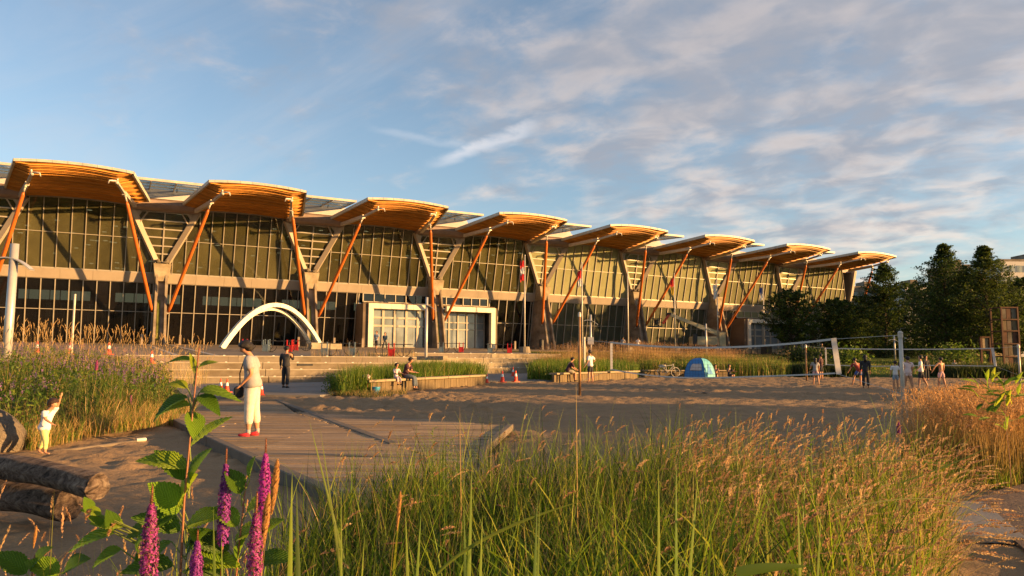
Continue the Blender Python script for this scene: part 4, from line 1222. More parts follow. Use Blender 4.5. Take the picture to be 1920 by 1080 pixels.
for n, hr, w, pal, bd in ((9000, (.35, .84), .008, YG+DG+DG, (.1, .9)), (3600, (.62, 1.12), .008, YG+DG, (.05, .5)), (3400, (.35, .9), .006, STRAW, (.1, .9)), (2400, (.3, .8), .018, DG+YG, (.15, .8)), (1500, (.2, .9), .009, [(.20, .13, .05), (.14, .09, .04)], (.3, 1.2))):
    V, Q, T, C_, tips, td = fgbed(n, hr, w, pal, bd); parts.append((V, [Q, T], C_))
V, Q, T, C_, tips, td = fgbed(700, (.6, 1.05), .017, YG, (.15, .7), poly=LP((-.9, 1.6), (-.7, 3.0), (.2, 4.0), (1.6, 3.9), (1.3, 2.4), (.8, 1.6)), clump=0, segs=8); parts.append((V, [Q, T], C_))
V, Q, T, C_, tips, td = fgbed(1100, (.62, 1.0), .009, YG+DG, (.15, .8), poly=LP((-1.05, 1.75), (-.45, 1.6), (-.5, 2.3), (-.95, 2.7), (-1.3, 2.5)), clump=0); parts.append((V, [Q, T], C_))
join_parts('meadow_grass', parts, kind='stuff', category='grass', label='dense green and yellow grass filling the foreground')
# seed headed stems, thicker to the right
parts = []
fgR = LP((.5, 1.9), (.9, 3.2), (.9, 5.0), (1.5, 6.8), (3.0, 6.9), (3.4, 5.9), (2.7, 4.6), (1.85, 3.3), (1.0, 1.9))
for poly, n, hr, hl in ((fg, 260, (.7, 1.1), .075), (fgR, 2000, (.5, 1.04), .085)):
    p = sample_poly(poly, n, .5); Z = zH(p, -.02); c = pick([(.26, .22, .06), (.36, .25, .09)], n)
    V, Q, T, C_, tips, td = blades(n, Z, rng.uniform(hr[0], hr[1], n), np.full(n, .0032), rng.uniform(-.9, 1.2, n)+R(-28), rng.uniform(.05, .5, n), c, 6, droop=.25)
    parts.append((V, [Q, T], C_))
    hV, hF, hC = heads(tips, td, rng.uniform(.7, 1.35, n)*hl, np.full(n, .0078), 44, pick(PINKSTRAW+[(.62, .42, .20)], n), .9)
    parts.append((hV, [hF], hC))
join_parts('seed_grass', parts, kind='stuff', category='grass', label='arching stems with pinkish golden seed heads in the right foreground')
# golden clump at right, with green feet
gold = [g2(1690, 868), g2(1700, 895), g2(1780, 915), g2(1880, 918), LD(6.6, 8.6), LD(9.2, 11.0), LD(9.8, 13.6), LD(8.2, 13.2), LD(6.2, 11.2), LD(5.3, 9.6)]
GG = np.array([(.10, .13, .02)])
n = 9000
p = sample_poly(gold, n, .7); Z = zH(p); c0 = pick([(.13, .14, .03), (.16, .15, .035)], n); c1 = pick([(.50, .29, .09), (.42, .23, .07), (.55, .34, .13)], n)
hv = rng.uniform(.62, 1.0, n)*(.8+.35*fbm(p[:, 0], p[:, 1], 1.2, 2))
V, Q, T, C_, tips, td = blades(n, Z, hv, np.full(n, .0065), rng.uniform(0, 2*PI, n), rng.uniform(.03, .3, n), c0, 5, tipcol=c1)
hV, hF, hC = heads(tips, td, rng.uniform(.10, .2, n), np.full(n, .0115), 11, pick([(.50, .28, .11), (.56, .33, .14), (.44, .24, .08)], n), .3)
join_parts('golden_grass', [(V, [Q, T], C_), (hV, [hF], hC)], kind='stuff', category='grass', label='dense clump of ripe golden grass at the right beside the gravel path')
bed('green_tufts', [g2(1690, 880), g2(1780, 925), g2(1900, 925), g2(1960, 880), g2(1900, 860), g2(1760, 860)], 3500, (.15, .4), .008, .85, 0, gpal=DG+YG, bend=(.2, .9), category='grass', label='short green grass round the foot of the golden clump')
# path verge and sparse grasses at the bottom left
spL = LP((-2.3, 2.1), (-1.2, 2.1), (-1.15, 3.3), (-2.6, 3.4))
parts = []
for poly, n, hr, hl in ((LP((-1.7, 1.9), (-.9, 1.9), (-.95, 3.0), (-2.0, 3.0)), 90, (.55, 1.0), .075), (LP((-2.4, 2.6), (-1.2, 2.6), (-1.3, 3.4), (-2.9, 3.6)), 60, (.4, .75), .07)):
    p = sample_poly(poly, n, 0); Z = zH(p, -.02); c = pick([(.16, .17, .04), (.36, .25, .09)], n)
    V, Q, T, C_, tips, td = blades(n, Z, rng.uniform(hr[0], hr[1], n), np.full(n, .003), rng.uniform(0, 2*PI, n), rng.uniform(.05, .4, n), c, 6, droop=.1)
    parts.append((V, [Q, T], C_))
    hV, hF, hC = heads(tips, td, rng.uniform(.7, 1.35, n)*hl, np.full(n, .0055), 40, pick(PINKSTRAW, n), .2)
    parts.append((hV, [hF], hC))
V, Q, T, C_, tips, td = fgbed(1200, (.15, .5), .005, YG+DG, (.2, .9), poly=LP((-2.2, 1.9), (-.9, 1.6), (-.9, 2.7), (-1.9, 2.9))); parts.append((V, [Q, T], C_))
join_parts('seed_grass', parts, kind='stuff', category='grass', label='sparse reddish seed grasses rising over the sand at the lower left')
# gravel path at the right bottom
poly_sheet('path', LP((2.2, 2.5), (3.3, 4.4), (3.9, 5.9), (4.5, 7.4), (5.4, 8.2), (14, 14), (16, 6), (8, 2)), 'gravel', .045, .1, kind='structure')
poly_sheet('pavement', LP((3.35, 5.9), (3.95, 7.35), (4.55, 7.25), (3.95, 5.8)), 'pad_concrete', .065, .05, kind='structure')
bed('path_weeds', LP((3.7, 4.6), (4.3, 6.6), (5.6, 8.0), (6.5, 7.6), (5.2, 5.6), (4.2, 4.2)), 700, (.03, .10), .006, .6, 0, gpal=MIX, bend=(.3, .9), category='weeds', label='low weeds along the edge of the gravel path')

# ------------------------------------------------------------------ flowering spikes, reeds and the leafy sapling
def leaf_mesh(name, base, direction, normal, L, Wd, col, parent=None, curl=.25, serr=True, fold=.18, mat='broad_leaf', **tags):
    d = Vector(direction).normalized(); nrm = Vector(normal); x = d.cross(nrm).normalized(); nrm = x.cross(d).normalized()
    NS = 22; vs = []; lf = []
    for i in range(NS+1):
        t = i/NS
        w = Wd/2*math.sin(PI*min(1, t**.82))**.85 if 0 < t < 1 else 0.0
        c = Vector(base) + d*L*t - nrm*(curl*L*t*t)
        for j, f in enumerate((-1, -.5, 0, .5, 1)):
            ww = w*(1+(.10 if (i % 2) else -.04)*(abs(f) == 1)*serr)
            rip = .012*L*math.sin(t*60)*abs(f)
            p = c + x*ww*f + nrm*(abs(f)*w*fold*2 + rip)
            vs.append(p); lf.append((f*w/L*2.2, t, 0))
    fs = [(i*5+j, i*5+j+1, (i+1)*5+j+1, (i+1)*5+j) for i in range(NS) for j in range(4)]
    me = bpy.data.meshes.new(name)
    off = Vector(ROOTLOC.get(parent.name, (0, 0, 0))) if parent else Vector((0, 0, 0))
    me.from_pydata([tuple(v-off) for v in vs], [], fs)
    me.materials.append(MATS[mat]); me.polygons.foreach_set('use_smooth', [True]*len(fs))
    colour_attr(me, np.tile(np.array(col), (len(vs), 1)))
    a = me.attributes.new('Leaf', 'FLOAT_VECTOR', 'POINT'); a.data.foreach_set('vector', np.array(lf, np.float32).ravel())
    return link(name, me, parent, **tags)
LEAFC = [(.18, .31, .02), (.30, .42, .025), (.09, .18, .012), (.40, .46, .03)]
def screen_pt(px, py, D):
    d = ray(px, py); k = D/float(d@fw); return Vector(C0 + d*k)
rv = Vector(rt); uvv = Vector((0, 0, 1)); fv = Vector((fh[0], fh[1], 0))
def stem(name, pts, r0, r1, mat, parent):
    b = MB(); n = len(pts); b.tube(pts, [r0+(r1-r0)*i/(n-1) for i in range(n)], 7); return b.build(name, mat, parent, smooth=True)
simple('stem_green', (.17, .20, .04), .5, 0, .2, 8); simple('stem_red', (.22, .09, .04), .5, 0, .2, 8)
def sapling(name, label, top, D, scale, leaves, lean=0.0):
    tp = screen_pt(top[0], top[1], D)
    bx, by = tp.x, tp.y
    base = Vector((bx + rh[0]*lean, by + rh[1]*lean, h(bx, by)))
    t = thing(name, label, 'plant', tuple(base))
    pts = [base + (tp-base)*k + rv*.012*math.sin(k*7) for k in np.linspace(0, 1, 9)]
    stem('stem', pts, .0052*scale, .0018*scale, 'stem_red', t)
    for (px, py, ang, L, wd, tow, ci, curl) in leaves:
        b0 = screen_pt(px, py, D)
        # petiole from the stem
        hh = max(.05, min(.97, (b0.z-.03-base.z)/(tp.z-base.z))); s0 = base+(tp-base)*hh
        dirv = rv*math.cos(R(ang)) + uvv*math.sin(R(ang)) - fv*tow
        b = MB(); b.tube([s0, b0], [.0022*scale, .0016*scale], 5); b.build('leaf_stalk', 'stem_green', t)
        nrm = (uvv*math.cos(R(ang))*1.0 - rv*math.sin(R(ang)) - fv*.65)
        if math.cos(R(ang)) < 0: nrm = (uvv*(-math.cos(R(ang))) + rv*math.sin(R(ang)) - fv*.65)
        leaf_mesh('leaf', b0, dirv, nrm, L*scale, wd*scale, np.array(LEAFC[ci])*random.uniform(.9, 1.1), t, curl=curl)
    return t
# px, py of the leaf base, direction angle in the view, length, width (m), towards viewer, colour, curl
sapling('leafy_sapling', 'tall young sapling with large serrated ribbed leaves in the left foreground', (367, 652), 1.75, 1.0, [
    (372, 690, 38, .045, .02, .3, 1, .5), (366, 700, 100, .05, .018, .2, 3, .1), (362, 676, 160, .055, .02, .3, 0, .6),
    (374, 735, 20, .075, .035, .2, 0, .9), (356, 760, 170, .07, .035, .3, 1, .7), (352, 728, 150, .05, .03, .2, 3, .5),
    (360, 772, -60, .065, .05, .6, 0, .3), (352, 745, 195, .09, .05, .3, 2, .5), (372, 742, -15, .07, .04, .5, 2, .5),
    (356, 838, 42, .125, .045, .15, 1, .15), (350, 878, 150, .11, .055, .3, 1, .5), (356, 905, 65, .095, .065, .1, 2, .15),
    (345, 900, 125, .10, .06, .1, 2, .3), (340, 945, 60, .10, .085, .5, 1, .1), (336, 960, 120, .10, .075, .5, 0, .2),
    (330, 965, 200, .10, .07, .5, 2, .4), (350, 985, 25, .11, .06, .4, 1, .2), (338, 995, 145, .11, .06, .5, 2, .3),
    (360, 1010, -10, .10, .06, .5, 0, .4), (322, 1015, 215, .10, .06, .5, 0, .5), (350, 1040, 60, .10, .06, .6, 2, .3),
    (365, 1050, 10, .12, .06, .4, 1, .3), (325, 1060, 170, .11, .06, .5, 2, .3)])
sapling('leafy_sapling', 'low branching sapling with dark ribbed leaves beside the log', (262, 975), 1.9, 1.0, [
    (232, 988, 160, .085, .045, .2, 1, .3), (215, 1000, 185, .12, .045, .2, 0, .4), (214, 995, 95, .06, .04, .4, 2, .2),
    (240, 1002, 20, .075, .055, .3, 2, .3), (258, 1012, -35, .09, .05, .3, 2, .3), (200, 984, 140, .05, .03, .4, 0, .3),
    (190, 965, 150, .05, .028, .4, 1, .3), (262, 1030, -60, .09, .05, .3, 2, .3), (170, 962, 100, .045, .03, .3, 0, .2), (228, 1030, 200, .08, .05, .3, 0, .3)], lean=.05)
sapling('leafy_sapling', 'clump of broad green leaves between the purple spikes', (455, 905), 1.75, 1.0, [
    (452, 925, 110, .07, .05, .3, 2, .3), (447, 985, 130, .075, .05, .4, 0, .3), (462, 960, 40, .09, .045, .2, 1, .2), (440, 1010, 30, .10, .05, .3, 1, .2),
    (430, 1030, 150, .09, .06, .4, 2, .3), (470, 1020, 50, .10, .055, .3, 0, .3), (410, 1040, 120, .09, .06, .4, 1, .4), (480, 1055, 20, .10, .05, .3, 2, .3), (445, 1065, 80, .09, .05, .5, 0, .2),
    (468, 900, 80, .06, .04, .2, 0, .1), (420, 1075, 160, .09, .06, .4, 2, .3)])
sapling('leafy_sapling', 'two dark ribbed leaves peeping over the bottom left edge', (60, 1040), 2.0, 1.0, [
    (50, 1075, 130, .10, .06, .4, 2, .3), (62, 1068, 60, .09, .06, .4, 2, .3), (120, 1072, 40, .09, .06, .4, 2, .3), (110, 1078, 140, .09, .06, .4, 0, .3)])
sapling('leafy_sapling', 'bushy green plant with narrow leaves behind the golden grass', (1882, 704), 8.0, 1.0, [
    (1882+random.uniform(-55, 34), 712+abs(random.gauss(0, 45)), random.uniform(-10, 190), random.uniform(.13, .20), .042, random.uniform(-.3, .4), random.choice((0, 1, 3, 2)), random.uniform(.1, .5)) for _ in range(46)])
def willowherb(label, top, D, hh):
    tp = screen_pt(top[0], top[1], D); base = Vector((tp.x, tp.y, h(tp.x, tp.y)))
    t = thing('upright_herb', label, 'plant', tuple(base), group=None)
    stem('stem', [base, base+(tp-base)*.5, tp], .004, .002, 'stem_green', t)
    for i in range(22):
        f = .45+.55*i/22; a = i*2.4; p = base+(tp-base)*f
        leaf_mesh('leaf', p, (math.cos(a), math.sin(a), .7), (0, 0, 1), .075*(1.15-f*.4), .014, LEAFC[i % 4], t, curl=.3, serr=False)
willowherb('slender upright herb with narrow leaves at the deck edge in the mid foreground', (812, 800), 5.6, .8)
willowherb('short upright herb with narrow leaves right of the tall thin reed stem', (842, 822), 5.2, .8)
willowherb('tall upright herb with narrow bright leaves among the right seed grass', (1520, 820), 4.2, .8)

def loosestrife(label, top, D, spike_px, wpx, hue):
    tp = screen_pt(top[0], top[1], D); base = Vector((tp.x, tp.y, h(tp.x, tp.y)))
    t = thing('loosestrife', label, 'flower', tuple(base), 'purple loosestrife spikes in the foreground')
    stem('stem', [base, base+(tp-base)*.5, tp], .0045, .0018, 'stem_red', t)
    L = spike_px/FPX*D; r = wpx/FPX*D/2*.76
    n = 1000
    f = rng.random(n)**.9; ang = rng.uniform(0, 2*PI, n)
    zpos = tp.z - .16*L - f*L*.84
    rad = r*(.28+.72*np.clip(f*3.0, 0, 1))*rng.uniform(.45, 1.0, n)
    c = np.stack([tp.x+np.cos(ang)*rad, tp.y+np.sin(ang)*rad, zpos], -1)
    out_ = np.stack([np.cos(ang), np.sin(ang), rng.uniform(-.1, .8, n)], -1); out_ /= np.linalg.norm(out_, axis=1, keepdims=True)
    sd_ = rng.normal(size=(n, 3)); sd_ -= (sd_*out_).sum(1, keepdims=True)*out_; sd_ /= np.linalg.norm(sd_, axis=1, keepdims=True)
    th = np.cross(out_, sd_)
    parts = []
    for q in range(3):       # three crossed petals per floret
        a_ = q*PI/3; s_ = sd_*math.cos(a_)+th*math.sin(a_)
        s1 = r*.24*rng.uniform(.6, 1.3, (n, 1)); w1 = r*.085
        V = np.stack([c-s_*s1+out_*s1*.5, c-np.cross(out_, s_)*w1, c+s_*s1+out_*s1*.5, c+np.cross(out_, s_)*w1], 1).reshape(-1, 3)
        parts.append((V, [np.arange(len(V)).reshape(-1, 4)], np.repeat(pick(hue, n, .25), 4, axis=0)))
    n2 = 160; f = rng.random(n2); ang = rng.uniform(0, 2*PI, n2)  # unopened reddish tip
    c = np.stack([tp.x+np.cos(ang)*r*.24*f, tp.y+np.sin(ang)*r*.24*f, tp.z-f*.27*L+.002], -1)
    o2 = np.stack([np.cos(ang)*.6, np.sin(ang)*.6, np.full(n2, .8)], -1); s2 = np.cross(o2, [0, 0, 1.0])
    V = np.stack([c, c+s2*r*.1+o2*r*.1, c+o2*r*.26, c-s2*r*.1+o2*r*.1], 1).reshape(-1, 3)
    tipp = [(V, [np.arange(len(V)).reshape(-1, 4)], np.repeat(pick([(.25, .07, .05), (.2, .09, .04)], n2, .25), 4, axis=0))]
    off = np.array(base)
    a1 = join_parts('florets', [(v-off, f_, c_) for v, f_, c_ in parts], parent=t)
    a2 = join_parts('bud_tip', [(v-off, f_, c_) for v, f_, c_ in tipp], parent=t)
    for i in range(10):
        fz = .15+.35*i/10; a = i*2.4
        leaf_mesh('leaf', base+(tp-base)*fz, (math.cos(a), math.sin(a), .5), (0, 0, 1), .07, .013, LEAFC[i % 3], t, curl=.4, serr=False)
MAG = [(.46, .05, .34), (.56, .12, .44), (.32, .03, .28), (.22, .05, .12), (.14, .10, .04)]; PUR = [(.30, .05, .36), (.40, .08, .44), (.20, .03, .24)]
loosestrife('magenta flower spike nearest the bottom left, tallest of the foreground pair', (286, 912), 1.45, 210, 42, MAG)
loosestrife('violet flower spike with dark red tip between the leafy saplings', (425, 842), 1.75, 175, 30, PUR)
loosestrife('upper purple flower spike just right of the golden seed head', (499, 824), 1.75, 165, 30, [(.50, .05, .42), (.42, .05, .40)])
loosestrife('bright magenta flower spike low at the bottom, below the taller purple one', (482, 925), 1.45, 230, 40, MAG)
loosestrife('small purple flower spike just rising over the bottom edge', (371, 995), 1.7, 120, 30, PUR)
loosestrife('tiny pink flower spike beside the foot of the right volleyball pole', (1684, 786), 8.2, 26, 9, MAG)
loosestrife('distant magenta flower spike among the left bank grasses', (182, 672), 17, 22, 7, [(.45, .08, .26)])
loosestrife('small magenta flower spike low on the right side of the left bank', (246, 738), 15, 20, 6, [(.42, .1, .28)])
# golden plume next to the spikes and broad reed blades
def plume(label, top, D, hl, wd):
    tp = screen_pt(top[0], top[1], D); base = np.array([[tp.x, tp.y, h(tp.x, tp.y)]])
    V, Q, T, C_, tips, td = blades(1, base, [tp.z-base[0, 2]], [.004], np.array([R(-28)]), [.04], np.array([(.3, .2, .07)]), 6)
    hV, hF, hC = heads(tips-np.array([[0, 0, hl*.7]]), td, [hl], [wd], 420, np.array([(.58, .34, .13)]), 0)
    join_parts('grass_plume', [(V, [Q, T], C_), (hV, [hF], hC)], category='grass', label=label)
plume('fat golden grass plume standing between the two purple flower spikes', (474, 866), 1.6, .12, .009)
plume('second golden grass plume directly under the first one', (458, 930), 1.55, .12, .009)
plume('tall golden plume in front of the boardwalk edge left of the broad reed blades', (716, 925), 1.9, .1, .006)
plume('leftmost thin plume rising from the sand in the lower left foreground', (40, 988), 2.0, .06, .005)
def broad(px, base_px, top_y, D, w, col):
    tp = screen_pt(px, top_y, D); bp = screen_pt(base_px, 1080, D); bp.z = 0
    n = 9; vs = []; 
    side = rv*math.cos(.5)+fv*math.sin(.5)
    for i in range(n+1):
        t = i/n; c = bp.lerp(tp, t) + rv*.0; ww = w*(1-t**3)*.5
        vs += [c-side*ww, c-fv*ww*.25, c+side*ww]
    fs = [(i*3+j, i*3+j+1, i*3+j+4, i*3+j+3) for i in range(n) for j in range(2)]
    V = np.array([tuple(v) for v in vs]); return (V, [np.array(fs)], np.tile(np.array(col), (len(V), 1)))
lst = [(548, 553, 885, 1.5, .024, (.20, .27, .03)), (556, 600, 905, 1.55, .026, (.06, .10, .02)), (1008, 975, 925, 1.6, .022, (.07, .13, .02)), (1012, 990, 940, 1.7, .018, (.10, .16, .02)),
       (885, 872, 870, 2.3, .020, (.15, .22, .03)), (790, 750, 955, 1.8, .02, (.14, .22, .03)), (760, 800, 950, 1.8, .02, (.16, .22, .03)), (905, 880, 960, 1.7, .02, (.18, .25, .03)), (870, 890, 945, 1.9, .02, (.08, .14, .02)),
       (1235, 1230, 870, 2.4, .02, (.17, .24, .03)), (1268, 1262, 862, 2.6, .02, (.12, .2, .03)), (1310, 1250, 880, 2.4, .02, (.15, .22, .03)), (1495, 1500, 915, 2.0, .022, (.16, .22, .03)), (1540, 1470, 945, 1.7, .022, (.12, .18, .02)),
       (600, 700, 800, 2.6, .012, (.14, .18, .03)), (578, 720, 780, 3.0, .014, (.15, .2, .03)), (640, 660, 930, 1.7, .014, (.16, .22, .03)), (400, 450, 950, 1.6, .02, (.10, .16, .02)), (415, 480, 1000, 1.4, .018, (.15, .22, .03)),
       (1080, 1085, 700, 4.0, .008, (.35, .24, .08)), (862, 868, 756, 4.2, .008, (.35, .22, .08)), (102, 101, 915, 2.0, .005, (.2, .2, .04)), (684, 640, 1000, 1.5, .015, (.2, .26, .03)), (330, 395, 1010, 1.5, .015, (.2, .26, .03))]
rc = thing('reed_clump', 'scattered broad upright reed blades and thin straws in the near foreground', 'reeds', (0, 0, 0))
for q in lst:
    v, f_, c_ = broad(*q); join_parts('blade', [(v, f_, c_)], parent=rc)
# bent blades
def arc_blade(p0, p1, p2, D, w, col):
    a, b_, c = (screen_pt(*p, D) for p in (p0, p1, p2)); vs = []
    n = 14
    for i in range(n+1):
        t = i/n; q = a*(1-t)**2 + b_*2*t*(1-t) + c*t*t; ww = w*.5*(1-t**2.5)
        vs += [q+uvv*ww, q-fv*ww*.3, q-uvv*ww]
    fs = [(i*3+j, i*3+j+1, i*3+j+4, i*3+j+3) for i in range(n) for j in range(2)]
    V = np.array([tuple(v) for v in vs]); return (V, [np.array(fs)], np.tile(np.array(col), (len(V), 1)))
rc = thing('bent_grass', 'long bent grass blades arching across the foreground', 'reeds', (0, 0, 0))
for v, f_, c_ in [arc_blade((820, 1075), (900, 990), (1125, 930), 1.7, .010, (.20, .24, .03)), arc_blade((1560, 960), (1850, 880), (1895, 1050), 2.6, .004, (.3, .3, .08)),
    arc_blade((1690, 905), (1790, 870), (1862, 835), 3.6, .008, (.10, .15, .03)), arc_blade((1380, 1075), (1430, 1060), (1520, 1062), 1.3, .02, (.10, .16, .02)), arc_blade((1600, 870), (1750, 850), (1850, 895), 4.2, .006, (.12, .18, .03))]:
    join_parts('blade', [(v, f_, c_)], parent=rc)

# ================================================================== things on the place
def lthing(name, label, cat, loc, rz=0.0, group=None):
    o = thing(name, label, cat, loc, group, rz); ROOTLOC[o.name] = (0, 0, 0); return o
def zpx(px, py, D):          # height of a picture point at distance D
    return float(C0[2] + ray(px, py)[2]*D/float(ray(px, py)@fw))
HEAD = math.atan2(rh[1], rh[0])         # heading of the picture's right hand direction

# white arches
def arch(p, q, peak, w, d, label, zp, zq):
    P = Vector((p[0], p[1], 0)); Q = Vector((q[0], q[1], 0)); ax = (Q-P).normalized(); nr = Vector((-ax.y, ax.x, 0)); L = (Q-P).length
    t = thing('white_arch', label, 'sculpture', (P.x, P.y, zp), 'white parabolic arches on the plaza')
    n = 26; cen = []
    for i in range(n+1):
        s = i/n; u = s; z = 4*peak*u*(1-u) + zp*(1-u)+zq*u
        cen.append(P+ax*(L*u)+Vector((0, 0, z)))
    segs = 9
    for k in range(segs):
        b = MB(); i0 = round(k*n/segs); i1 = round((k+1)*n/segs); ring = []
        for i in range(i0, i1+1):
            tg = (cen[min(i+1, n)]-cen[max(i-1, 0)]).normalized(); up_ = nr.cross(tg)
            if up_.z < 0: up_ = -up_
            ww = w*(1.0 - .25*(i/n)); c = cen[i]
            e = .012 if i == i0 else (-.012 if i == i1 else 0); c = c+tg*e
            ring += [c+up_*ww/2-nr*d/2, c+up_*ww/2+nr*d/2, c-up_*ww/2+nr*d/2, c-up_*ww/2-nr*d/2]
        m_ = i1-i0+1
        fs = [(i*4+j, i*4+(j+1) % 4, (i+1)*4+(j+1) % 4, (i+1)*4+j) for i in range(m_-1) for j in range(4)]+[(0, 1, 2, 3), ((m_-1)*4+3, (m_-1)*4+2, (m_-1)*4+1, (m_-1)*4)]
        b.add(ring, fs); b.build('arch_segment', 'arch_white', t)
    return t
a0 = col_at(418, 58.5); a1 = col_at(603, 66)
arch(a0, a1, 3.55, .40, .36, 'front white parabolic arch landing on the low concrete block', PLZ(a0[1]), PLZ(a1[1])+.25)
b0 = (a0[0]+.1, a0[1]+.5); b1 = (a1[0]-.75, a1[1]+.5)
arch(b0, b1, 3.2, .28, .32, 'rear white arch half hidden behind the front one', PLZ(b0[1]), PLZ(b1[1])+.25)
b = MB(); x, y = col_at(611, 63.2); b.box((x, y, PLZ(y)+.27), (2.6, 1.2, .55)); b.build('concrete_block', 'concrete_warm', label='low concrete block at the right foot of the white arches', category='block', bevel=.02)

# tables with hoop legs and coloured seats
def table(px, D, cols, label, rz=None):
    x, y = col_at(px, D); z = PLZ(y)
    t = lthing('picnic_table', label, 'table', (x, y, z), HEAD if rz is None else rz, 'outdoor tables with hoop legs on the plaza')
    b = MB(); b.box((0, 0, .75), (2.3, .62, .035)); b.build('table_top', 'dark_metal', t)
    for s in (-1, 1):
        b = MB(); pts = [(s*.62+.42*math.cos(a), s*.05, .42-.42*math.sin(a)+.02) for a in np.linspace(0, PI, 12)]
        b.tube(pts, .022, 6); b.tube([(s*.62, 0, .02), (s*.62, 0, .74)], .03, 6); b.build('hoop_leg', 'dark_metal', t)
    for i, c in enumerate(cols):
        xx = -.8+1.6*i/max(1, len(cols)-1) if len(cols) > 1 else 0.0
        b = MB()
        b.box((xx-.16, -.55, .42), (.06, .08, .8)); b.box((xx+.16, -.55, .42), (.06, .08, .8)); b.tube([(xx-.17, -.55, .05), (xx-.17, -.55, .4), (xx+.17, -.55, .4)], .01, 4)
        b.prism([(xx-.19, .45), (xx+.19, .45), (xx+.15, .10), (xx, .02), (xx-.15, .10)], 'y', -.58, -.50)
        b.box((xx, -.42, .44), (.4, .36, .04)); b.build('seat', c, t)
    return t
for px, D, cols, lb in ((487, 53, ('chair_red', 'chair_blue'), 'leftmost table, with a red seat, behind the standing adult'),
                        (527, 50, ('chair_blue', 'chair_red'), 'table with blue grey seats under the white arch'),
                        (560, 55, ('chair_red',), 'table with one red seat in front of the pier by the arch'),
                        (640, 43.5, ('chair_blue', 'chair_blue'), 'table with two blue grey seats right of the arch block'),
                        (738, 44, ('chair_red',), 'table with a single red seat below the walking couple'),
                        (848, 60, ('chair_blue', 'chair_red'), 'table in front of the right entrance doors, with one red and one blue seat'),
                        (938, 61, ('chair_blue', 'chair_red'), 'table just left of the first flagpole base')):
    table(px, D, cols, lb)

# traffic cones
def cone(x, y, z, hh, label):
    t = lthing('traffic_cone', label, 'traffic cone', (x, y, z), random.uniform(0, 1.5), 'orange traffic cones')
    b = MB(); b.box((0, 0, hh*.03), (hh*.56, hh*.56, hh*.06)); b.tube([(0, 0, hh*.06), (0, 0, hh*.5)], [hh*.20, hh*.122], 14); b.tube([(0, 0, hh*.74), (0, 0, hh)], [hh*.082, hh*.045], 14); b.build('body', 'cone_orange', t)
    b = MB(); b.tube([(0, 0, hh*.5), (0, 0, hh*.74)], [hh*.1225, hh*.0825], 14, cap=False); b.build('reflective_band', 'white_band', t)
for px, Y0, z0, lb in ((69, -35.6, None, 'leftmost cone on the plaza edge beside the thick lamp post'), (131, -35.6, None, 'cone half hidden by the thin pole above the left bank'),
                   (204, -35.5, None, 'cone among golden grasses left of the steps'), (285, -37.5, 1.12, 'cone lower than the others at the right end of the left bank')):
    d = ray(px, 660); k = (Y0-CY)/d[1]; x = CX+d[0]*k
    cone(x, Y0, z0 or PLZ(Y0)+.02, .62, lb)
for px, py, hh, lb in ((413, 735.5, .50, 'left cone of the close pair at the foot of the steps'), (425, 736, .50, 'right cone of the close pair at the foot of the steps'), (490, 741, .42, 'cone partly hidden behind the standing adult'),
                   (913, 718, .44, 'cone peeking out behind the right end of the left bench'), (942, 717, .60, 'left of the two full cones between the benches'), (967, 716, .60, 'right of the two full cones between the benches'), (962, 706, .62, 'farther cone behind the cone pair between the benches')):
    x, y, z = gnd(px, py, .07); cone(x, y, z, hh, lb)

# lamp posts with a curved blade
def lamp(px, D, topy, r, label, zb=None):
    x, y = col_at(px, D); z1 = zpx(px, topy, D); z0 = zb if zb is not None else h(x, y)
    t = lthing('lamp_post', label, 'lamp post', (x, y, z0), HEAD, 'grey lamp posts with a curved blade head')
    b = MB(); b.tube([(0, 0, 0), (0, 0, z1-z0)], [r*1.15, r], 14); b.build('pole', 'white_metal', t, smooth=True)
    b = MB(); hz = z1-z0-.62; vs = []
    for i in range(13):
        u = -.62+1.24*i/12; zz_ = hz+.12-.34*(u+.15)**2*1.6-.10*u
        for v in (-.13, .13):
            for w_ in (0, .04): vs.append((u, v, zz_+w_))
    b.add(vs, [q for i in range(12) for q in ((i*4, i*4+4, i*4+6, i*4+2), (i*4+1, i*4+3, i*4+7, i*4+5), (i*4, i*4+1, i*4+5, i*4+4), (i*4+2, i*4+6, i*4+7, i*4+3))])
    b.build('lamp_head', 'white_metal', t)
    return t
lamp(18, 24, 455, .125, 'thick near lamp post cut by the left edge of the picture')
lamp(800, 46, 557, .085, 'lamp post rising from the reed planter in front of the entrance')
lp3 = lamp(1108, 63, 590, .08, 'lamp post with a small sign behind the man in the white shirt')
b = MB(); b.box((-.02, -.12, zpx(1108, 639, 63)-h(*col_at(1108, 63))), (.52, .04, .62)); b.build('sign_plate', 'white_metal', lp3)
lamp(1324, 77, 607, .085, 'lamp post directly above the blue tent')
lamp(1503, 86, 615, .085, 'lamp post beside the trunk of the leftmost tree')
lamp(1676, 80, 629, .08, 'lamp post just left of the right volleyball pole')
x, y = col_at(138, 34)
b = MB(); b.tube([(x, y, PLZ(y)-.3), (x+.0, y, zpx(140, 551, 34))], [.05, .045], 10); b.build('thin_post', 'steel_pale', label='slim bare metal post above the left bank, right of the thick lamp post', category='post')
x, y = col_at(1096, 47); b = MB(); b.tube([(x, y, h(x, y)), (x, y, zpx(1096, 632, 47))], .055, 10); b.build('light_post', 'steel_pale', label='short pale post just right of the rusty net pole', category='post')

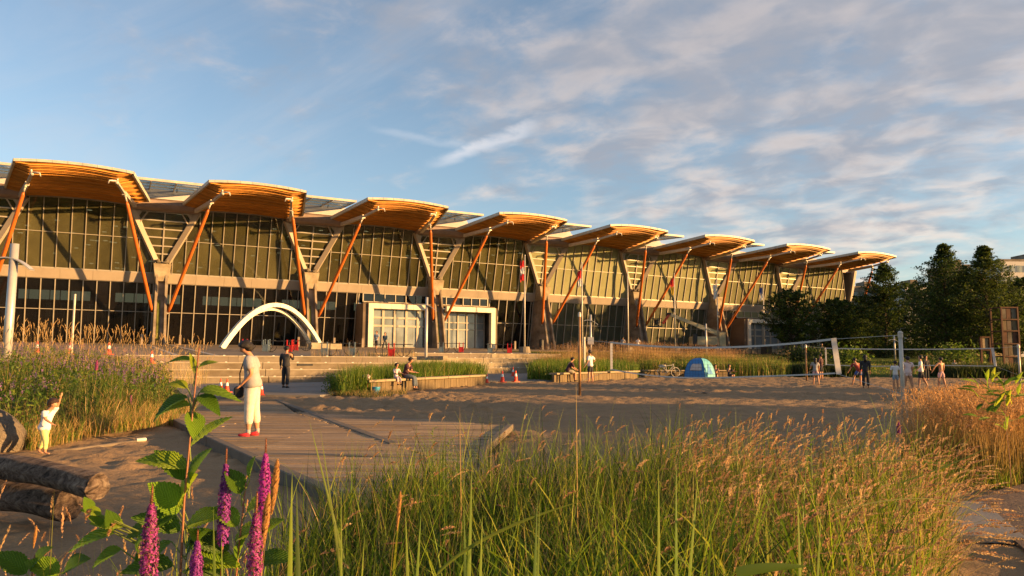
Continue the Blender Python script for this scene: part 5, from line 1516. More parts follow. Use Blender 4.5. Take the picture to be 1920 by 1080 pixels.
# flagpoles
def flagpole(px, D, topy, label, bands=None, y0=None, y1=None):
    x, y = col_at(px, D); z1 = zpx(px, topy, D); z0 = max(h(x, y), PLZ(y)) if (x < 29 or y > -9) else h(x, y)
    t = lthing('flagpole', label, 'flagpole', (x, y, z0), HEAD, 'tall flagpoles in front of the hall')
    b = MB(); b.tube([(0, 0, .4), (0, 0, z1-z0)], [.085, .05], 12); b.sphere((0, 0, z1-z0+.05), .07, 8, 6); b.build('pole', 'steel_pale', t, smooth=True)
    b = MB(); b.tube([(0, 0, -.05), (0, 0, .62)], [.62, .48], 14); b.build('base', 'concrete', t)
    if bands:
        a = zpx(px, y0, D)-z0; c = zpx(px, y1, D)-z0; nb = len(bands)
        for k in range(nb):
            b = MB(); n = 7; vs = []
            za = a+(c-a)*k/nb; zc = a+(c-a)*(k+1)/nb
            for j in range(6):
                zz_ = za+(zc-za)*j/5
                for i in range(n):
                    vs.append((-.07-.055*i-.10*math.sin(j*.5+k*1.4)**2*i/n, .11*math.sin(i*2.1+j*.25), zz_-.05*i*(1 if i % 2 else -.4)))
            b.add(vs, [(j*n+i, j*n+i+1, (j+1)*n+i+1, (j+1)*n+i) for j in range(5) for i in range(n-1)])
            b.build('flag_panel', bands[k], t)
    return t
simple('flag_red', (.62, .03, .03), .8); simple('flag_yellow', (.55, .38, .04), .8); simple('flag_green', (.10, .25, .04), .8); simple('flag_blue', (.05, .09, .28), .8); simple('flag_white', (.7, .7, .68), .8)
flagpole(984, 72, 478, 'flagpole with a limp red and white flag by the right seating steps', ('flag_red', 'flag_white', 'flag_red'), 487, 525)
flagpole(1092, 77, 492, 'flagpole with a small limp red flag behind the rusty net pole', ('flag_red', 'flag_white'), 506, 536)
flagpole(1178, 81.5, 503, 'bare flagpole between the fourth and fifth bays, left of the boom lift')
flagpole(1266, 86, 513, 'flagpole with a limp red and yellow flag right of the boom basket', ('flag_red', 'flag_yellow'), 521, 552)
flagpole(1346, 91, 523, 'flagpole with a limp white flag above the blue tent', ('flag_white', 'flag_white'), 532, 560)
flagpole(1433, 96, 531, 'flagpole with a limp blue flag touching the leftmost tree', ('flag_blue', 'flag_white'), 538, 562)
# bollards and bins by the glass
for u, dd, wh in ((-1.5, 1.2, 'left of the mossy first pier'), (1.7, 1.2, 'right of the mossy first pier'), (12.6, 1, 'left of the pier behind the white arch'), (16.2, 1, 'right of the arch feet'), (19.3, .6, 'left of the entrance portal'), (37.5, .6, 'right of the entrance portal'), (41.2, .3, 'beside the litter bin'), (45.0, .2, 'right of the fourth pier')):
    b = MB(); yy = -dd-.8; b.box((u, yy, PLZ(yy)+.48), (.2, .2, .96)); b.build('bollard', 'pier_concrete', label='short square concrete bollard '+wh, category='bollard', group='bollards along the facade')
b = MB(); b.tube([(40.6, -2.2, 2.55), (40.6, -2.2, 3.7)], .28, 12); b.tube([(40.6, -2.2, 3.72), (40.6, -2.2, 3.85)], [.32, .2], 12); b.build('litter_bin', 'dark_metal', label='dark round litter bin at the foot of the fourth pier', category='bin')

# long concrete wall of panels before the right entrance
t = thing('planter_wall', 'low grey wall of square concrete panels before the right entrance', 'wall', (*col_at(1420, 88), 2.0))
for k in range(11):
    pa = 1362+k*11.2; x0, y0 = col_at(pa+.6, 90+k*.5); x1, y1 = col_at(pa+10.6, 90+(k+1)*.5)
    z1 = zpx(pa, 653.5, 90); b = MB(); b.beam((x0, y0, z1-.6), (x1, y1, z1-.6), .3, 1.2); b.build('wall_panel', 'concrete', t, bevel=.02)
x, y = col_at(1436, 89); b = MB(); b.box((x, y, h(x, y)+.5), (.9, .9, 1.1)); b.build('dark_box', 'dark_metal', label='dark square bin in front of the panel wall at the blue flag', category='bin')

# boom lift
D = 93; lt = thing('boom_lift', 'cream articulated boom lift with red jib and black basket against the glass', 'lift', (*col_at(1325, D), h(*col_at(1325, D))))
def pt(px, py, dd=0):
    x, y = col_at(px, D+dd); return (x, y, zpx(px, py, D+dd))
b = MB(); b.beam(pt(1258, 590), pt(1312, 612), .32, .42); b.beam(pt(1308, 610.5), pt(1352, 628), .42, .55); b.build('boom', 'lift_cream', lt)
b = MB(); b.beam(pt(1256, 589), pt(1243, 607), .2, .3); b.build('jib', 'lift_red', lt)
b = MB(); b.tube([pt(1250, 588.5), pt(1258, 588), pt(1261, 592)], .14, 8)
for yy in (597, 604, 612):
    for dd in (-.6, .6): b.beam(pt(1220 if yy < 610 else 1216, yy, dd), pt(1242, yy, dd), .06, .06 if yy < 610 else .16)
for px in (1220, 1227, 1234, 1241):
    for dd in (-.6, .6): b.beam(pt(px, 597, dd), pt(px, 612, dd), .05, .05)
b.box(pt(1232, 604), (.5, .4, .7)); b.build('basket', 'dark_metal', lt)
b = MB(); c = pt(1318, 640); b.box(c, (3.2, 1.8, 1.15), HEAD); b.build('engine_cover', 'lift_cream', lt, bevel=.12)
b = MB(); b.box(pt(1303, 636, -1), (.5, .4, 1.3), HEAD); b.build('control_box', 'dark_metal', lt)
b = MB(); b.box(pt(1352, 638), (.8, 1.2, 2.0), HEAD); b.build('mast', 'lift_cream', lt)
b = MB(); b.box(pt(1322, 652), (3.6, 2.0, .45), HEAD); b.build('chassis', 'dark_metal', lt)
for px in (1304, 1341):
    for dd in (-1.1, 1.1):
        cc = Vector(pt(px, 654, dd)); b = MB(); b.tube([cc-fv*.18, cc+fv*.18], .5, 14); b.build('wheel', 'rubber', lt)

# benches with a retaining wall of upright timbers
def bench(label, pa, pb, hgt=.43, cap=.4, miss=()):
    A = np.array(pa); B = np.array(pb); L = np.linalg.norm(B[:2]-A[:2]); ax = (B[:2]-A[:2])/L; nr = np.array([ax[1], -ax[0]])
    if nr @ fh > 0: nr = -nr
    t = thing('timber_bench', label, 'bench', (A[0], A[1], h(A[0], A[1])))
    n = int(L/.26)
    for k in range(n):
        p = A[:2]+ax*(L*(k+.5)/n) - nr*(.10+random.uniform(0, .015)); z = h(*p)
        b = MB(); b.box((p[0], p[1], z+hgt/2-.08), (L/n-.014, .14, hgt+.10), math.atan2(ax[1], ax[0])); b.build('upright_timber', 'timber_wall', t)
    m_ = max(1, int(L/1.9)); zc0 = h(A[0], A[1])+hgt; zc1 = h(B[0], B[1])+hgt
    for k in range(m_):
        p = A[:2]+ax*(L*k/m_+.02); q = A[:2]+ax*(L*(k+1)/m_-.02)
        if k in miss: q = p+(q-p)*.82
        for j, o_ in enumerate((.06, -.13, -.32)):
            b = MB(); b.beam((p[0]+nr[0]*o_, p[1]+nr[1]*o_, zc0+(zc1-zc0)*k/m_+.045), (q[0]+nr[0]*o_, q[1]+nr[1]*o_, zc0+(zc1-zc0)*(k+1)/m_+.045), .175, .085); b.build('seat_board', 'bench_wood', t)
    return t, A, ax, nr, L
BA = bench('long low timber bench under the adult and child, in front of the left reed planter', gnd(686, 738), gnd(912, 721.5), miss=(4,))
BB = bench('timber bench with two men, in front of the right reeds', gnd(1040, 717), gnd(1197, 709.5), miss=(2,))
BC = bench('farther timber bench behind the bicycle and blue tent', gnd(1203, 706.5), gnd(1368, 706.5), .4)

# blue beach tent
tx, ty, tz = gnd(1312, 708.5); DT = (tx-CX)*fh[0]+(ty-CY)*fh[1]
tent = lthing('beach_tent', 'blue pop-up beach tent with a pale window, on the far side of the net', 'tent', (tx, ty, tz), HEAD)
hw_, hh_ = 29*DT/FPX, 37*DT/FPX
cor = [(-hw_*1.05, -.25), (.10*hw_, -.95), (hw_*1.05, .15), (-.1, 1.0)]
def ridge(c, n=9): return [(c[0]*math.cos(a)**.75, c[1]*math.cos(a)**.75, hh_*math.sin(a)) for a in np.linspace(0, PI/2, n)]
rds = [ridge(c) for c in cor]
for k, mt in enumerate(('tent_blue', 'tent_teal', 'tent_blue', 'tent_blue')):
    a = rds[k]; c = rds[(k+1) % 4]; b = MB(); vs = []
    for i in range(9):
        for f in np.linspace(0, 1, 5):
            s = 1-.05*math.sin(PI*f)
            vs.append(tuple((a[i][j]*(1-f)+c[i][j]*f)*(s if j < 2 else 1) for j in range(3)))
    b.add(vs, [(i*5+j, i*5+j+1, (i+1)*5+j+1, (i+1)*5+j) for i in range(8) for j in range(4)]); b.build('tent_panel', mt, tent, smooth=True)
    b = MB(); b.tube(a, .014, 5); b.build('tent_pole', 'dark_metal', tent)
a, c = rds[0], rds[1]
def tp_(i, f, o=.03): return tuple(a[i][j]*(1-f)+c[i][j]*f-(o if j == 1 else 0) for j in range(3))
b = MB(); b.add([tp_(2, .25), tp_(2, .85), tp_(4, .85), tp_(4, .3), tp_(3, .87), tp_(3, .26)], [(0, 1, 4, 5), (5, 4, 2, 3)]); b.build('window', 'tent_pale', tent)
a, c = rds[1], rds[2]
b = MB(); b.add([tp_(1, .25, .02), tp_(1, .8, .02), tp_(4, .55, .02)], [(0, 1, 2)]); b.build('door_flap', 'tent_blue', tent)
# bicycle
bx, by, bz = gnd(1254, 707)
bk = lthing('bicycle', 'pale grey bicycle leaning by the bench left of the blue tent', 'bicycle', (bx, by, bz), HEAD+.25)
for s in (-1, 1):
    b = MB(); pts = [(s*.53+.33*math.cos(a), 0, .34+.33*math.sin(a)) for a in np.linspace(0, 2*PI, 25)]
    b.tube(pts, .022, 6, cap=False); w_ = b.build('wheel', 'steel_pale', bk)
    b = MB()
    for k in range(8):
        aa = k*PI/4; b.tube([(s*.53, 0, .34), (s*.53+.32*math.cos(aa), 0, .34+.32*math.sin(aa))], .004, 4)
    b.build('spokes', 'steel_pale', w_)
b = MB()
for p, q in (((-.53, 0, .34), (-.12, 0, .32)), ((-.53, 0, .34), (-.22, 0, .80)), ((-.12, 0, .32), (-.24, 0, .88)), ((-.12, 0, .32), (.38, 0, .80)), ((-.22, 0, .78), (.36, 0, .86)), ((.34, 0, .95), (.53, 0, .34))): b.tube([p, q], .02, 6)
b.build('frame', 'white_metal', bk)
b = MB(); b.tube([(.34, 0, .95), (.33, 0, 1.0)], .015, 6); b.tube([(.35, -.28, 1.02), (.33, 0, 1.0), (.35, .28, 1.02)], .014, 6); b.build('handlebar', 'dark_metal', bk)
b = MB(); b.sphere((-.26, 0, .93), (.14, .07, .04)); b.build('saddle', 'rubber', bk)
b = MB(); b.box((-.5, 0, .78), (.4, .3, .16)); b.build('rear_rack', 'steel_pale', bk)
# bucket, bag
x, y, z = gnd(705, 738)
bu = lthing('bucket', 'small blue plastic bucket on the sand below the bench', 'bucket', (x, y, z), 0)
b = MB(); b.tube([(0, 0, 0), (0, 0, .24)], [.12, .155], 16); b.tube([(0, 0, .235), (0, 0, .26)], .165, 16); b.build('pail', 'bucket_blue', bu)
b = MB(); b.tube([(.155*math.cos(a), .02, .25-.12*math.sin(a)) for a in np.linspace(0, PI, 9)], .006, 5); b.build('handle', 'white_band', bu)
A_, ax_, nr_ = BA[1], BA[2], BA[3]
def on_bench(B, s, o=-.1):
    t, A, ax, nr, L = B; p = A[:2]+ax*s+nr*o; return float(p[0]), float(p[1]), h(*p)+.43+.09
x, y, z = on_bench(BA, .15, -.1); blob('bundle', (x, y, z+.10), (.17, .13, .12), 'cloth_lightpink', 5, 12, label='small pale pink bundle on the left end of the bench', category='bag')

# volleyball nets
def vnet(label, P0, P1, h0, h1, f0, f1, ztop, depth, sag, pole_mats, r=(.045, .045)):
    """P0,P1: pole feet (l,D); net spans the shares f0..f1 between them"""
    A = Vector((*LD(*P0), 0)); B = Vector((*LD(*P1), 0)); A.z = h(A.x, A.y); B.z = h(B.x, B.y)
    t = thing('volleyball_net', label, 'net', tuple(A))
    L = (B-A).length
    def top(f):
        p = A.lerp(B, f); g = (f-f0)/(f1-f0); s = sag*4*g*(1-g) if 0 < g < 1 else 0
        return Vector((p.x, p.y, ztop - s))
    for P, hh, mt, rr in ((A, h0, pole_mats[0], r[0]), (B, h1, pole_mats[1], r[1])):
        b = MB(); b.tube([P-Vector((0, 0, .1)), P+Vector((0, 0, hh))], [rr*1.05, rr*.95], 12); po = b.build('pole', mt, t, smooth=True)
        b = MB(); b.tube([P+Vector((0, 0, hh-.12)), P+Vector((0, 0, hh-.02))], rr*1.3, 10); b.sphere(P+Vector((0, 0, hh)), rr*1.3, 8, 6); b.build('cap', 'steel_pale', po)
    n = 24; fs_ = [f0+(f1-f0)*i/n for i in range(n+1)]
    dep = lambda f: depth + (.04*math.sin((f-f0)*9))
    tapes = []
    for k, (o0, w_) in enumerate(((0, .06), (depth, .045))):
        b = MB(); vs = []
        for f in fs_:
            p = top(f); z = p.z-(0 if k == 0 else dep(f))
            vs += [(p.x, p.y, z+w_/2), (p.x, p.y, z-w_/2)]
        v2 = [(x+.008*fh[0], y+.008*fh[1], z) for x, y, z in vs]; m_ = len(vs)
        b.add(vs+v2, [q for i in range(n) for q in ((i*2, i*2+2, i*2+3, i*2+1), (m_+i*2, m_+i*2+1, m_+i*2+3, m_+i*2+2), (i*2, m_+i*2, m_+i*2+2, i*2+2), (i*2+1, i*2+3, m_+i*2+3, m_+i*2+1))]); b.build('tape', 'net_tape', t)
    for f, wd in ((f0, .055), (f1, .10)):
        p = top(f); q = Vector((p.x, p.y, p.z-depth)); 
        if f == f1: q = q + (B-A).normalized()*.0 + Vector((rh[0]*.12, rh[1]*.12, 0))
        b = MB(); b.beam(p+Vector((0, 0, .03)), q-Vector((0, 0, .03)), .012, wd*1.6, up=(rh[0], rh[1], 0)); b.build('side_band', 'net_tape', t)
    b = MB()
    for P, f in ((A, f0), (B, f1)):
        hh = min(ztop+.12, P.z+(h0 if P is A else h1)-.05)
        p = top(f); b.tube([(P.x, P.y, hh), p], .006, 5); b.tube([(P.x, P.y, P.z+.5), (p.x, p.y, p.z-depth)], .006, 5)
    b.build('tension_rope', 'net_tape', t)
    b = MB(); nx = int(L*(f1-f0)/.11); w_ = .0045
    for i in range(nx):
        f = f0+(f1-f0)*(i+.5)/nx; p = top(f)
        b.add([(p.x-w_/2*rh[0], p.y-w_/2*rh[1], p.z), (p.x+w_/2*rh[0], p.y+w_/2*rh[1], p.z), (p.x+w_/2*rh[0], p.y+w_/2*rh[1], p.z-depth), (p.x-w_/2*rh[0], p.y-w_/2*rh[1], p.z-depth)], [(0, 1, 2, 3)])
    for j in range(1, 9):
        vs = []
        for f in fs_:
            p = top(f); z = p.z-depth*j/9; vs += [(p.x, p.y, z+w_/2), (p.x, p.y, z-w_/2)]
        b.add(vs, [(i*2, i*2+2, i*2+3, i*2+1) for i in range(n)])
    b.build('mesh', 'net_mesh', t, kind='stuff')
    return t
vnet('large near volleyball net with a rusty left pole and a grey right pole', (2.62, 28.5), (10.85, 20.6), zpx(1088, 588, 28.5)-h(*LD(2.62, 28.5)), zpx(1683, 625, 20.6)-h(*LD(10.85, 20.6)), .132, .84, 2.06, 1.0, .22, ('pole_rust', 'steel_pale'), (.05, .055))
vnet('farther volleyball net stretched behind the players at right', (17.9, 45), (28.8, 42), zpx(1513, 648, 45)-h(*LD(17.9, 45)), zpx(1903, 648, 42)-h(*LD(28.8, 42)), .10, .885, zpx(1690, 653, 43.5), .98, .06, ('pole_rust', 'steel_pale'), (.055, .06))
# court lines lying on the sand
def tape_on_sand(label, pts):
    b = MB()
    for a, c in zip(pts, pts[1:]):
        pa = gnd(*a); pc = gnd(*c); n = 10
        for i in range(n):
            p = [pa[j]+(pc[j]-pa[j])*i/n for j in range(3)]; q = [pa[j]+(pc[j]-pa[j])*(i+1)/n for j in range(3)]
            p[2] = h(p[0], p[1])+.035; q[2] = h(q[0], q[1])+.035
            b.beam(p, q, .07, .006)
    b.build('court_line', 'cloth_denim', label=label, category='court line')
tape_on_sand('dark boundary tape lying on the sand right of the players', [(1735, 719), (1850, 721)])
tape_on_sand('dark boundary tape lying on the sand behind the bending player', [(1480, 726), (1590, 722)])
tape_on_sand('white boundary cord lying on the sand in front of the tent', [(1180, 726), (1330, 738)])

# rusty steel tower and small frame
D = 66; x, y = col_at(1884, D); z0 = h(x, y)
t = lthing('rusty_tower', 'tall rusty steel framed column with weathered panels at the far right', 'sculpture', (x, y, z0), HEAD)
W_ = .72; HT = zpx(1884, 576, D)-z0
b = MB()
for sx in (-1, 1):
    for sy in (-1, 1): b.box((sx*W_, sy*W_, HT/2), (.13, .13, HT))
for f in (.02, .22, .42, .62, .80, .99): b.box((0, -W_, HT*f), (2*W_, .12, .10)); b.box((W_, 0, HT*f), (.12, 2*W_, .10)); b.box((-W_, 0, HT*f), (.12, 2*W_, .10))
b.build('frame', 'rust', t)
for i in range(5):
    f0 = (.02, .22, .42, .62, .80)[i]; f1 = (.22, .42, .62, .80, .99)[i]
    for k in range(3):
        b = MB(); b.box((-W_+.25+k*.47, -W_+.09, HT*(f0+f1)/2), (.42, .05, HT*(f1-f0)-.16)); b.build('panel', ('concrete_dark', 'portal_wall', 'rust', 'timber_wall')[(i+2*k) % 4], t)
x, y = col_at(1846, D+2); t = lthing('rusty_gate_frame', 'small rusty frame with a pale panel left of the tall rusty tower', 'sculpture', (x, y, h(x, y)), HEAD)
HT = zpx(1846, 631, D+2)-h(x, y)
b = MB(); b.box((-.42, 0, HT/2), (.16, .2, HT)); b.box((.42, 0, HT/2), (.16, .2, HT)); b.box((0, 0, HT-.06), (1.0, .2, .12)); b.box((0, 0, HT*.58), (.9, .2, .1)); b.build('frame', 'rust', t)
b = MB(); b.box((0, .02, HT*.79), (.5, .05, HT*.3)); b.build('panel', 'bench_wood', t)

# ------------------------------------------------------------------ driftwood logs
def log(name, pa, pb, ra, rb, label, bend=.05, end=True):
    P = Vector(pa); Q = Vector(pb); d = (Q-P).normalized(); s = d.cross(Vector((0, 0, 1))).normalized(); u = s.cross(d)
    n = 30; m_ = 30; XX = np.zeros((n, m_+1)); YY = XX.copy(); ZZ = XX.copy()
    for i in range(n):
        t_ = i/(n-1); c = P.lerp(Q, t_)+u*bend*math.sin(PI*t_)
        r = ra+(rb-ra)*t_
        for j in range(m_+1):
            a = 2*PI*(j % m_)/m_
            k = 1+.16*(vnoise(t_*5+3, math.cos(a)*1.5+7*ra, .7)+vnoise(math.sin(a)*1.6+11, t_*3, .6)-1) + .03*math.sin(a*7+t_*3)+.02*math.sin(a*17)
            p = c+(s*math.cos(a)+u*math.sin(a))*r*float(k); XX[i, j], YY[i, j], ZZ[i, j] = p
    me = grid_mesh(name, XX, YY, ZZ, 'log_bark')
    t = thing(name, label, 'log', tuple(P)); off = np.array(tuple(P))
    v = np.empty(len(me.vertices)*3, np.float32); me.vertices.foreach_get('co', v); v = v.reshape(-1, 3)-off; me.vertices.foreach_set('co', v.ravel().astype(np.float32))
    link('trunk', me, t)
    b = MB(); ring = [tuple(np.array([XX[-1, j], YY[-1, j], ZZ[-1, j]])) for j in range(m_)]; c = Q+d*.012
    mid = [tuple(Vector(r_)*.5+c*.5+d*.006) for r_ in ring]
    b.add(ring+mid+[tuple(c)], [(j, (j+1) % m_, m_+(j+1) % m_, m_+j) for j in range(m_)]+[(m_+j, m_+(j+1) % m_, 2*m_) for j in range(m_)])
    b.build('cut_end', 'log_bark' if 'lower' in label else 'log_end', t)  # lower log's end coloured dark for the shade under the upper log
    return t
m = Mat('log_end2')
tl_ = screen_pt
log('driftwood_log', tuple(tl_(-150, 925, 6.7)), tuple(tl_(130, 945, 6.1)), .15, .135, 'lower driftwood log lying on the sand at the left edge')
log('driftwood_log', tuple(tl_(-120, 872, 6.6)), tuple(tl_(184, 912, 5.75)), .105, .10, 'upper dark driftwood log with a pale cut end, resting on the lower log', .06)

# ------------------------------------------------------------------ trees
def tree(label, px, D, topy, wpx, boty=655, shape='cone', dens=1.0, leaf=.26, pal=None, ld_=None, hh=None, group='trees at the right of the hall'):
    if ld_ is None: x, y = col_at(px, D)
    else: x, y = LD(*ld_)
    z0 = h(x, y); z1 = zpx(px, topy, D) if hh is None else z0+hh
    HH = z1-z0; RW = wpx/FPX*D/2*(1.6 if shape == 'cone' else 1.2) if hh is None else wpx
    zb = zpx(px, boty, D)-z0 if hh is None else .3
    t = lthing('tree', label, 'tree', (x, y, z0), random.uniform(0, 6), group)
    nb = int(120*dens); parts = []; wood_ = MB()
    wood_.tube([(0, 0, -.2), (.05, .02, HH*.3), (-.05, .04, HH*.65), (0, 0, HH*.97)], [.20*HH/10, .16*HH/10, .09*HH/10, .02], 9)
    cen = []; sz = []
    for i in range(nb):
        f = (i+.5)/nb; f = f**.85
        z = zb+(HH-zb)*f
        if shape == 'cone': rr = RW*(1-f)**.62*(.84+.16*math.sin(f*19)+.14*math.sin(f*7+px))*min(1, .6+f*3)
        else: rr = RW*math.sqrt(max(0.02, 1-(2*f-.9)**2/1.25))
        a = i*2.39996+random.uniform(-.3, .3); rr *= random.uniform(.55, 1.12)
        tip = Vector((math.cos(a)*rr, math.sin(a)*rr, z+rr*.10+random.uniform(-.2, .2)))
        st = Vector((0, 0, max(.3, z-rr*.45)))
        if i % 2 == 0: wood_.tube([st, st.lerp(tip, .55)+Vector((0, 0, .1)), tip], [.05*HH/10, .03*HH/10, .01], 5, cap=False)
        for g in (.35, .62, .85, 1.0):
            if rr*g < .2 and f < .9: continue
            cen.append(st.lerp(tip, g)); sz.append((.30+.10*rr)*(1.1-.35*g))
    cen = np.array([tuple(c) for c in cen]); sz = np.array(sz)*max(.75, HH/12)
    per = 26; N = len(cen)*per
    dv = rng.normal(size=(N, 3)); dv[:, 2] *= .45
    P = np.repeat(cen, per, 0)+dv*np.repeat(sz, per)[:, None]*.62
    nr = rng.normal(size=(N, 3)); nr[:, 2] = np.abs(nr[:, 2])+.4; nr /= np.linalg.norm(nr, axis=1, keepdims=True)
    a = np.cross(nr, rng.normal(size=(N, 3))); a /= np.linalg.norm(a, axis=1, keepdims=True); b_ = np.cross(nr, a)
    s = leaf*rng.uniform(.5, 1.2, (N, 1))
    V = np.stack([P-a*s*.5, P+b_*s*.28, P+a*s*.5, P-b_*s*.28], 1).reshape(-1, 3)
    pal_ = pal or [(.04, .07, .012), (.065, .095, .014), (.03, .05, .010)]
    cl = np.repeat(rng.uniform(.7, 1.35, len(cen)), per)[:, None]
    C_ = np.repeat(pick(pal_, N, .25)*cl, 4, axis=0)
    join_parts('crown', [(V, [np.arange(N*4).reshape(-1, 4)], C_)], parent=t)
    wood_.build('trunk', 'bark', t)
    return t
tree('small dark tree standing before the right entrance, leftmost of the trees', 1484, 86, 543, 92, 640, 'round', .8, .3)
tree('low dark tree between the right entrance and the end of the hall', 1566, 92, 562, 84, 650, 'round', .8, .3)
tree('loose crowned tree just beyond the end of the hall, under the last canopy', 1660, 90, 494, 112, 655, 'cone', 1.0, .3)
tree('tall conical tree with a sharp top, left of the two tallest', 1776, 84, 456, 128, 640, 'cone', 1.35, .28, pal=[(.04, .07, .013), (.06, .09, .016), (.03, .05, .01)])
tree('tall tree with a broad yellowish crown, right of the conical one', 1852, 80, 461, 130, 640, 'cone', 1.35, .28, pal=[(.06, .085, .014), (.085, .11, .018), (.04, .06, .01)])
tree('rounded tree cut by the right edge of the picture behind the rusty tower', 1925, 82, 520, 100, 650, 'round', 1, .28)
tree('dark tree in the second row behind the last canopy strut', 1618, 105, 556, 100, 655, 'round', .8, .34)
tree('dark tree in the second row between the loose and the conical trees', 1715, 104, 532, 130, 660, 'round', 1.0, .34)
tree('dark tree in the second row between the two tallest trees', 1812, 102, 512, 150, 660, 'round', 1.0, .34)
tree('dark tree in the second row behind the rusty tower', 1885, 104, 560, 100, 660, 'round', .9, .34)
for q, (px_, D_, ty_, w_) in enumerate(((1640, 112, 575, 120), (1760, 110, 540, 130), (1850, 112, 530, 130), (1930, 100, 530, 130))):
    tree(('dark back row tree glimpsed right of the last strut', 'dark back row tree behind the conical tree', 'dark back row tree behind the yellowish tree', 'dark back row tree at the right picture edge')[q], px_, D_, ty_, w_, 662, 'round', .7, .42)
tree('dark low tree standing behind the farther net at its left half', 1600, 98, 590, 110, 662, 'round', .8, .32)
# the trees of the park beyond the right edge, whose shade falls on the sand
for i, (l, Dd, hh, w) in enumerate(((33, 9.2, 5.8, 2.6), (35, 13.0, 6.6, 3.0), (44, 20.5, 6.5, 3.2), (47, 26, 7.0, 3.0))):
    tree('park tree standing outside the picture beyond the golden grass, number %s from the camera' % ('one', 'two', 'three', 'four')[i] if False else ('park tree outside the right edge, nearest to the golden grass', 'park tree outside the right edge, second from the golden grass', 'park tree outside the right edge, level with the near net', 'park tree outside the right edge, farthest of the roadside row')[i], 0, 1, 0, w, 0, 'round', .7, .5, ld_=(l, Dd), hh=hh, group='park trees outside the right edge')
# shrubs under the trees
for px, D, w, hh, lb in ((1655, 84, .9, .9, 'small dark clipped bush on the lawn left of the near lamp'), (1512, 72, 2.6, 1.3, 'dark shrub at the end of the reed bank'), (1590, 66, 1.8, 1.5, 'yellow green shrub beside the right end of the near net'), (1795, 72, 3.0, 1.7, 'pale green shrub in front of the conical tree'), (1700, 88, 3.6, 1.4, 'dark shrubs under the second row of trees')):
    x, y = col_at(px, D); N = 1600
    P = rng.normal(size=(N, 3))*np.array([w/2.2, w/3, hh/3])+np.array([x, y, h(x, y)+hh*.5]); P[:, 2] = np.maximum(P[:, 2], h(x, y))
    a = rng.normal(size=(N, 3)); a /= np.linalg.norm(a, axis=1, keepdims=True); b_ = np.cross(a, rng.normal(size=(N, 3))); b_ /= np.linalg.norm(b_, axis=1, keepdims=True)
    s = rng.uniform(.08, .2, (N, 1)); V = np.stack([P-a*s, P+b_*s*.5, P+a*s, P-b_*s*.5], 1).reshape(-1, 3)
    join_parts('shrub', [(V, [np.arange(N*4).reshape(-1, 4)], np.repeat(pick(GREEN if 'green' in lb else DG, N), 4, axis=0)*.9)], label=lb, category='shrub')

# far buildings
def block(px0, px1, D, topy, label, cols, rows, mat='white_metal'):
    x0, y0 = col_at(px0, D); x1, y1 = col_at(px1, D); w = math.hypot(x1-x0, y1-y0); z1 = zpx((px0+px1)/2, topy, D)
    t = lthing('apartment_block', label, 'building', ((x0+x1)/2, (y0+y1)/2, 2.0), HEAD)
    b = MB(); b.box((0, 7, (z1-2)/2), (w, 14, z1-2)); b.build('walls', mat, t)
    b = MB(); b.box((0, 7, z1-2+.35), (w*.96, 13, .7)); b.box((w*.2, 7, z1-2+1.6), (w*.3, 6, 2)); b.build('roof', 'concrete', t)
    for i in range(cols):
        for j in range(rows):
            b = MB(); b.box((-w/2+w*(i+.5)/cols, -.06, (z1-2)-1.9-j*3.1), (w/cols*.66, .2, 1.7)); b.build('window', 'glass_blue', t)
simple('pale_wall', (.50, .46, .42), .7)
block(1883, 2010, 190, 489, 'pale flat roofed block behind the trees at the far right', 9, 6, 'pale_wall')
block(1600, 1665, 230, 540, 'grey block seen low between the hall and the trees', 5, 3, 'concrete')
block(1700, 1745, 220, 537, 'pale rooftop glimpsed between the loose and the conical trees', 4, 3, 'pale_wall')
block(1792, 1830, 230, 498, 'dark grey rooftop between the two tallest trees', 3, 4, 'concrete')
x0, y0 = col_at(1560, 108); x1, y1 = col_at(1900, 118)
b = MB(); b.beam((x0, y0, 3.2), (x1, y1, 3.2), .3, 2.0); b.build('garden_wall', 'timber_wall', label='long low brownish wall behind the trees', category='wall')

# ------------------------------------------------------------------ people
SKINS = []
def skin_obj(name, nodes, edges, mat, parent, sub=1):
    me = bpy.data.meshes.new(name)
    me.from_pydata([tuple(n[0]) for n in nodes], edges, [])
    me.materials.append(MATS[mat])
    o = link(name, me, parent)
    sk = o.modifiers.new('skin', 'SKIN'); sk.use_smooth_shade = True; sk.branch_smoothing = .6
    if not me.skin_vertices: me.attributes  # layer is made by the modifier
    bpy.context.view_layer.objects.active = o
    lay = me.skin_vertices[0].data if len(me.skin_vertices) else None
    if lay is None: raise RuntimeError('no skin layer')
    for i, n in enumerate(nodes):
        r = n[1]; lay[i].radius = r if hasattr(r, '__len__') else (r, r); lay[i].use_root = (i == 0)
    if sub:
        ss = o.modifiers.new('sub', 'SUBSURF'); ss.levels = sub; ss.render_levels = sub
    SKINS.append(o)
    return o
def rotv(v, axis, deg): return Matrix.Rotation(R(deg), 3, axis) @ v
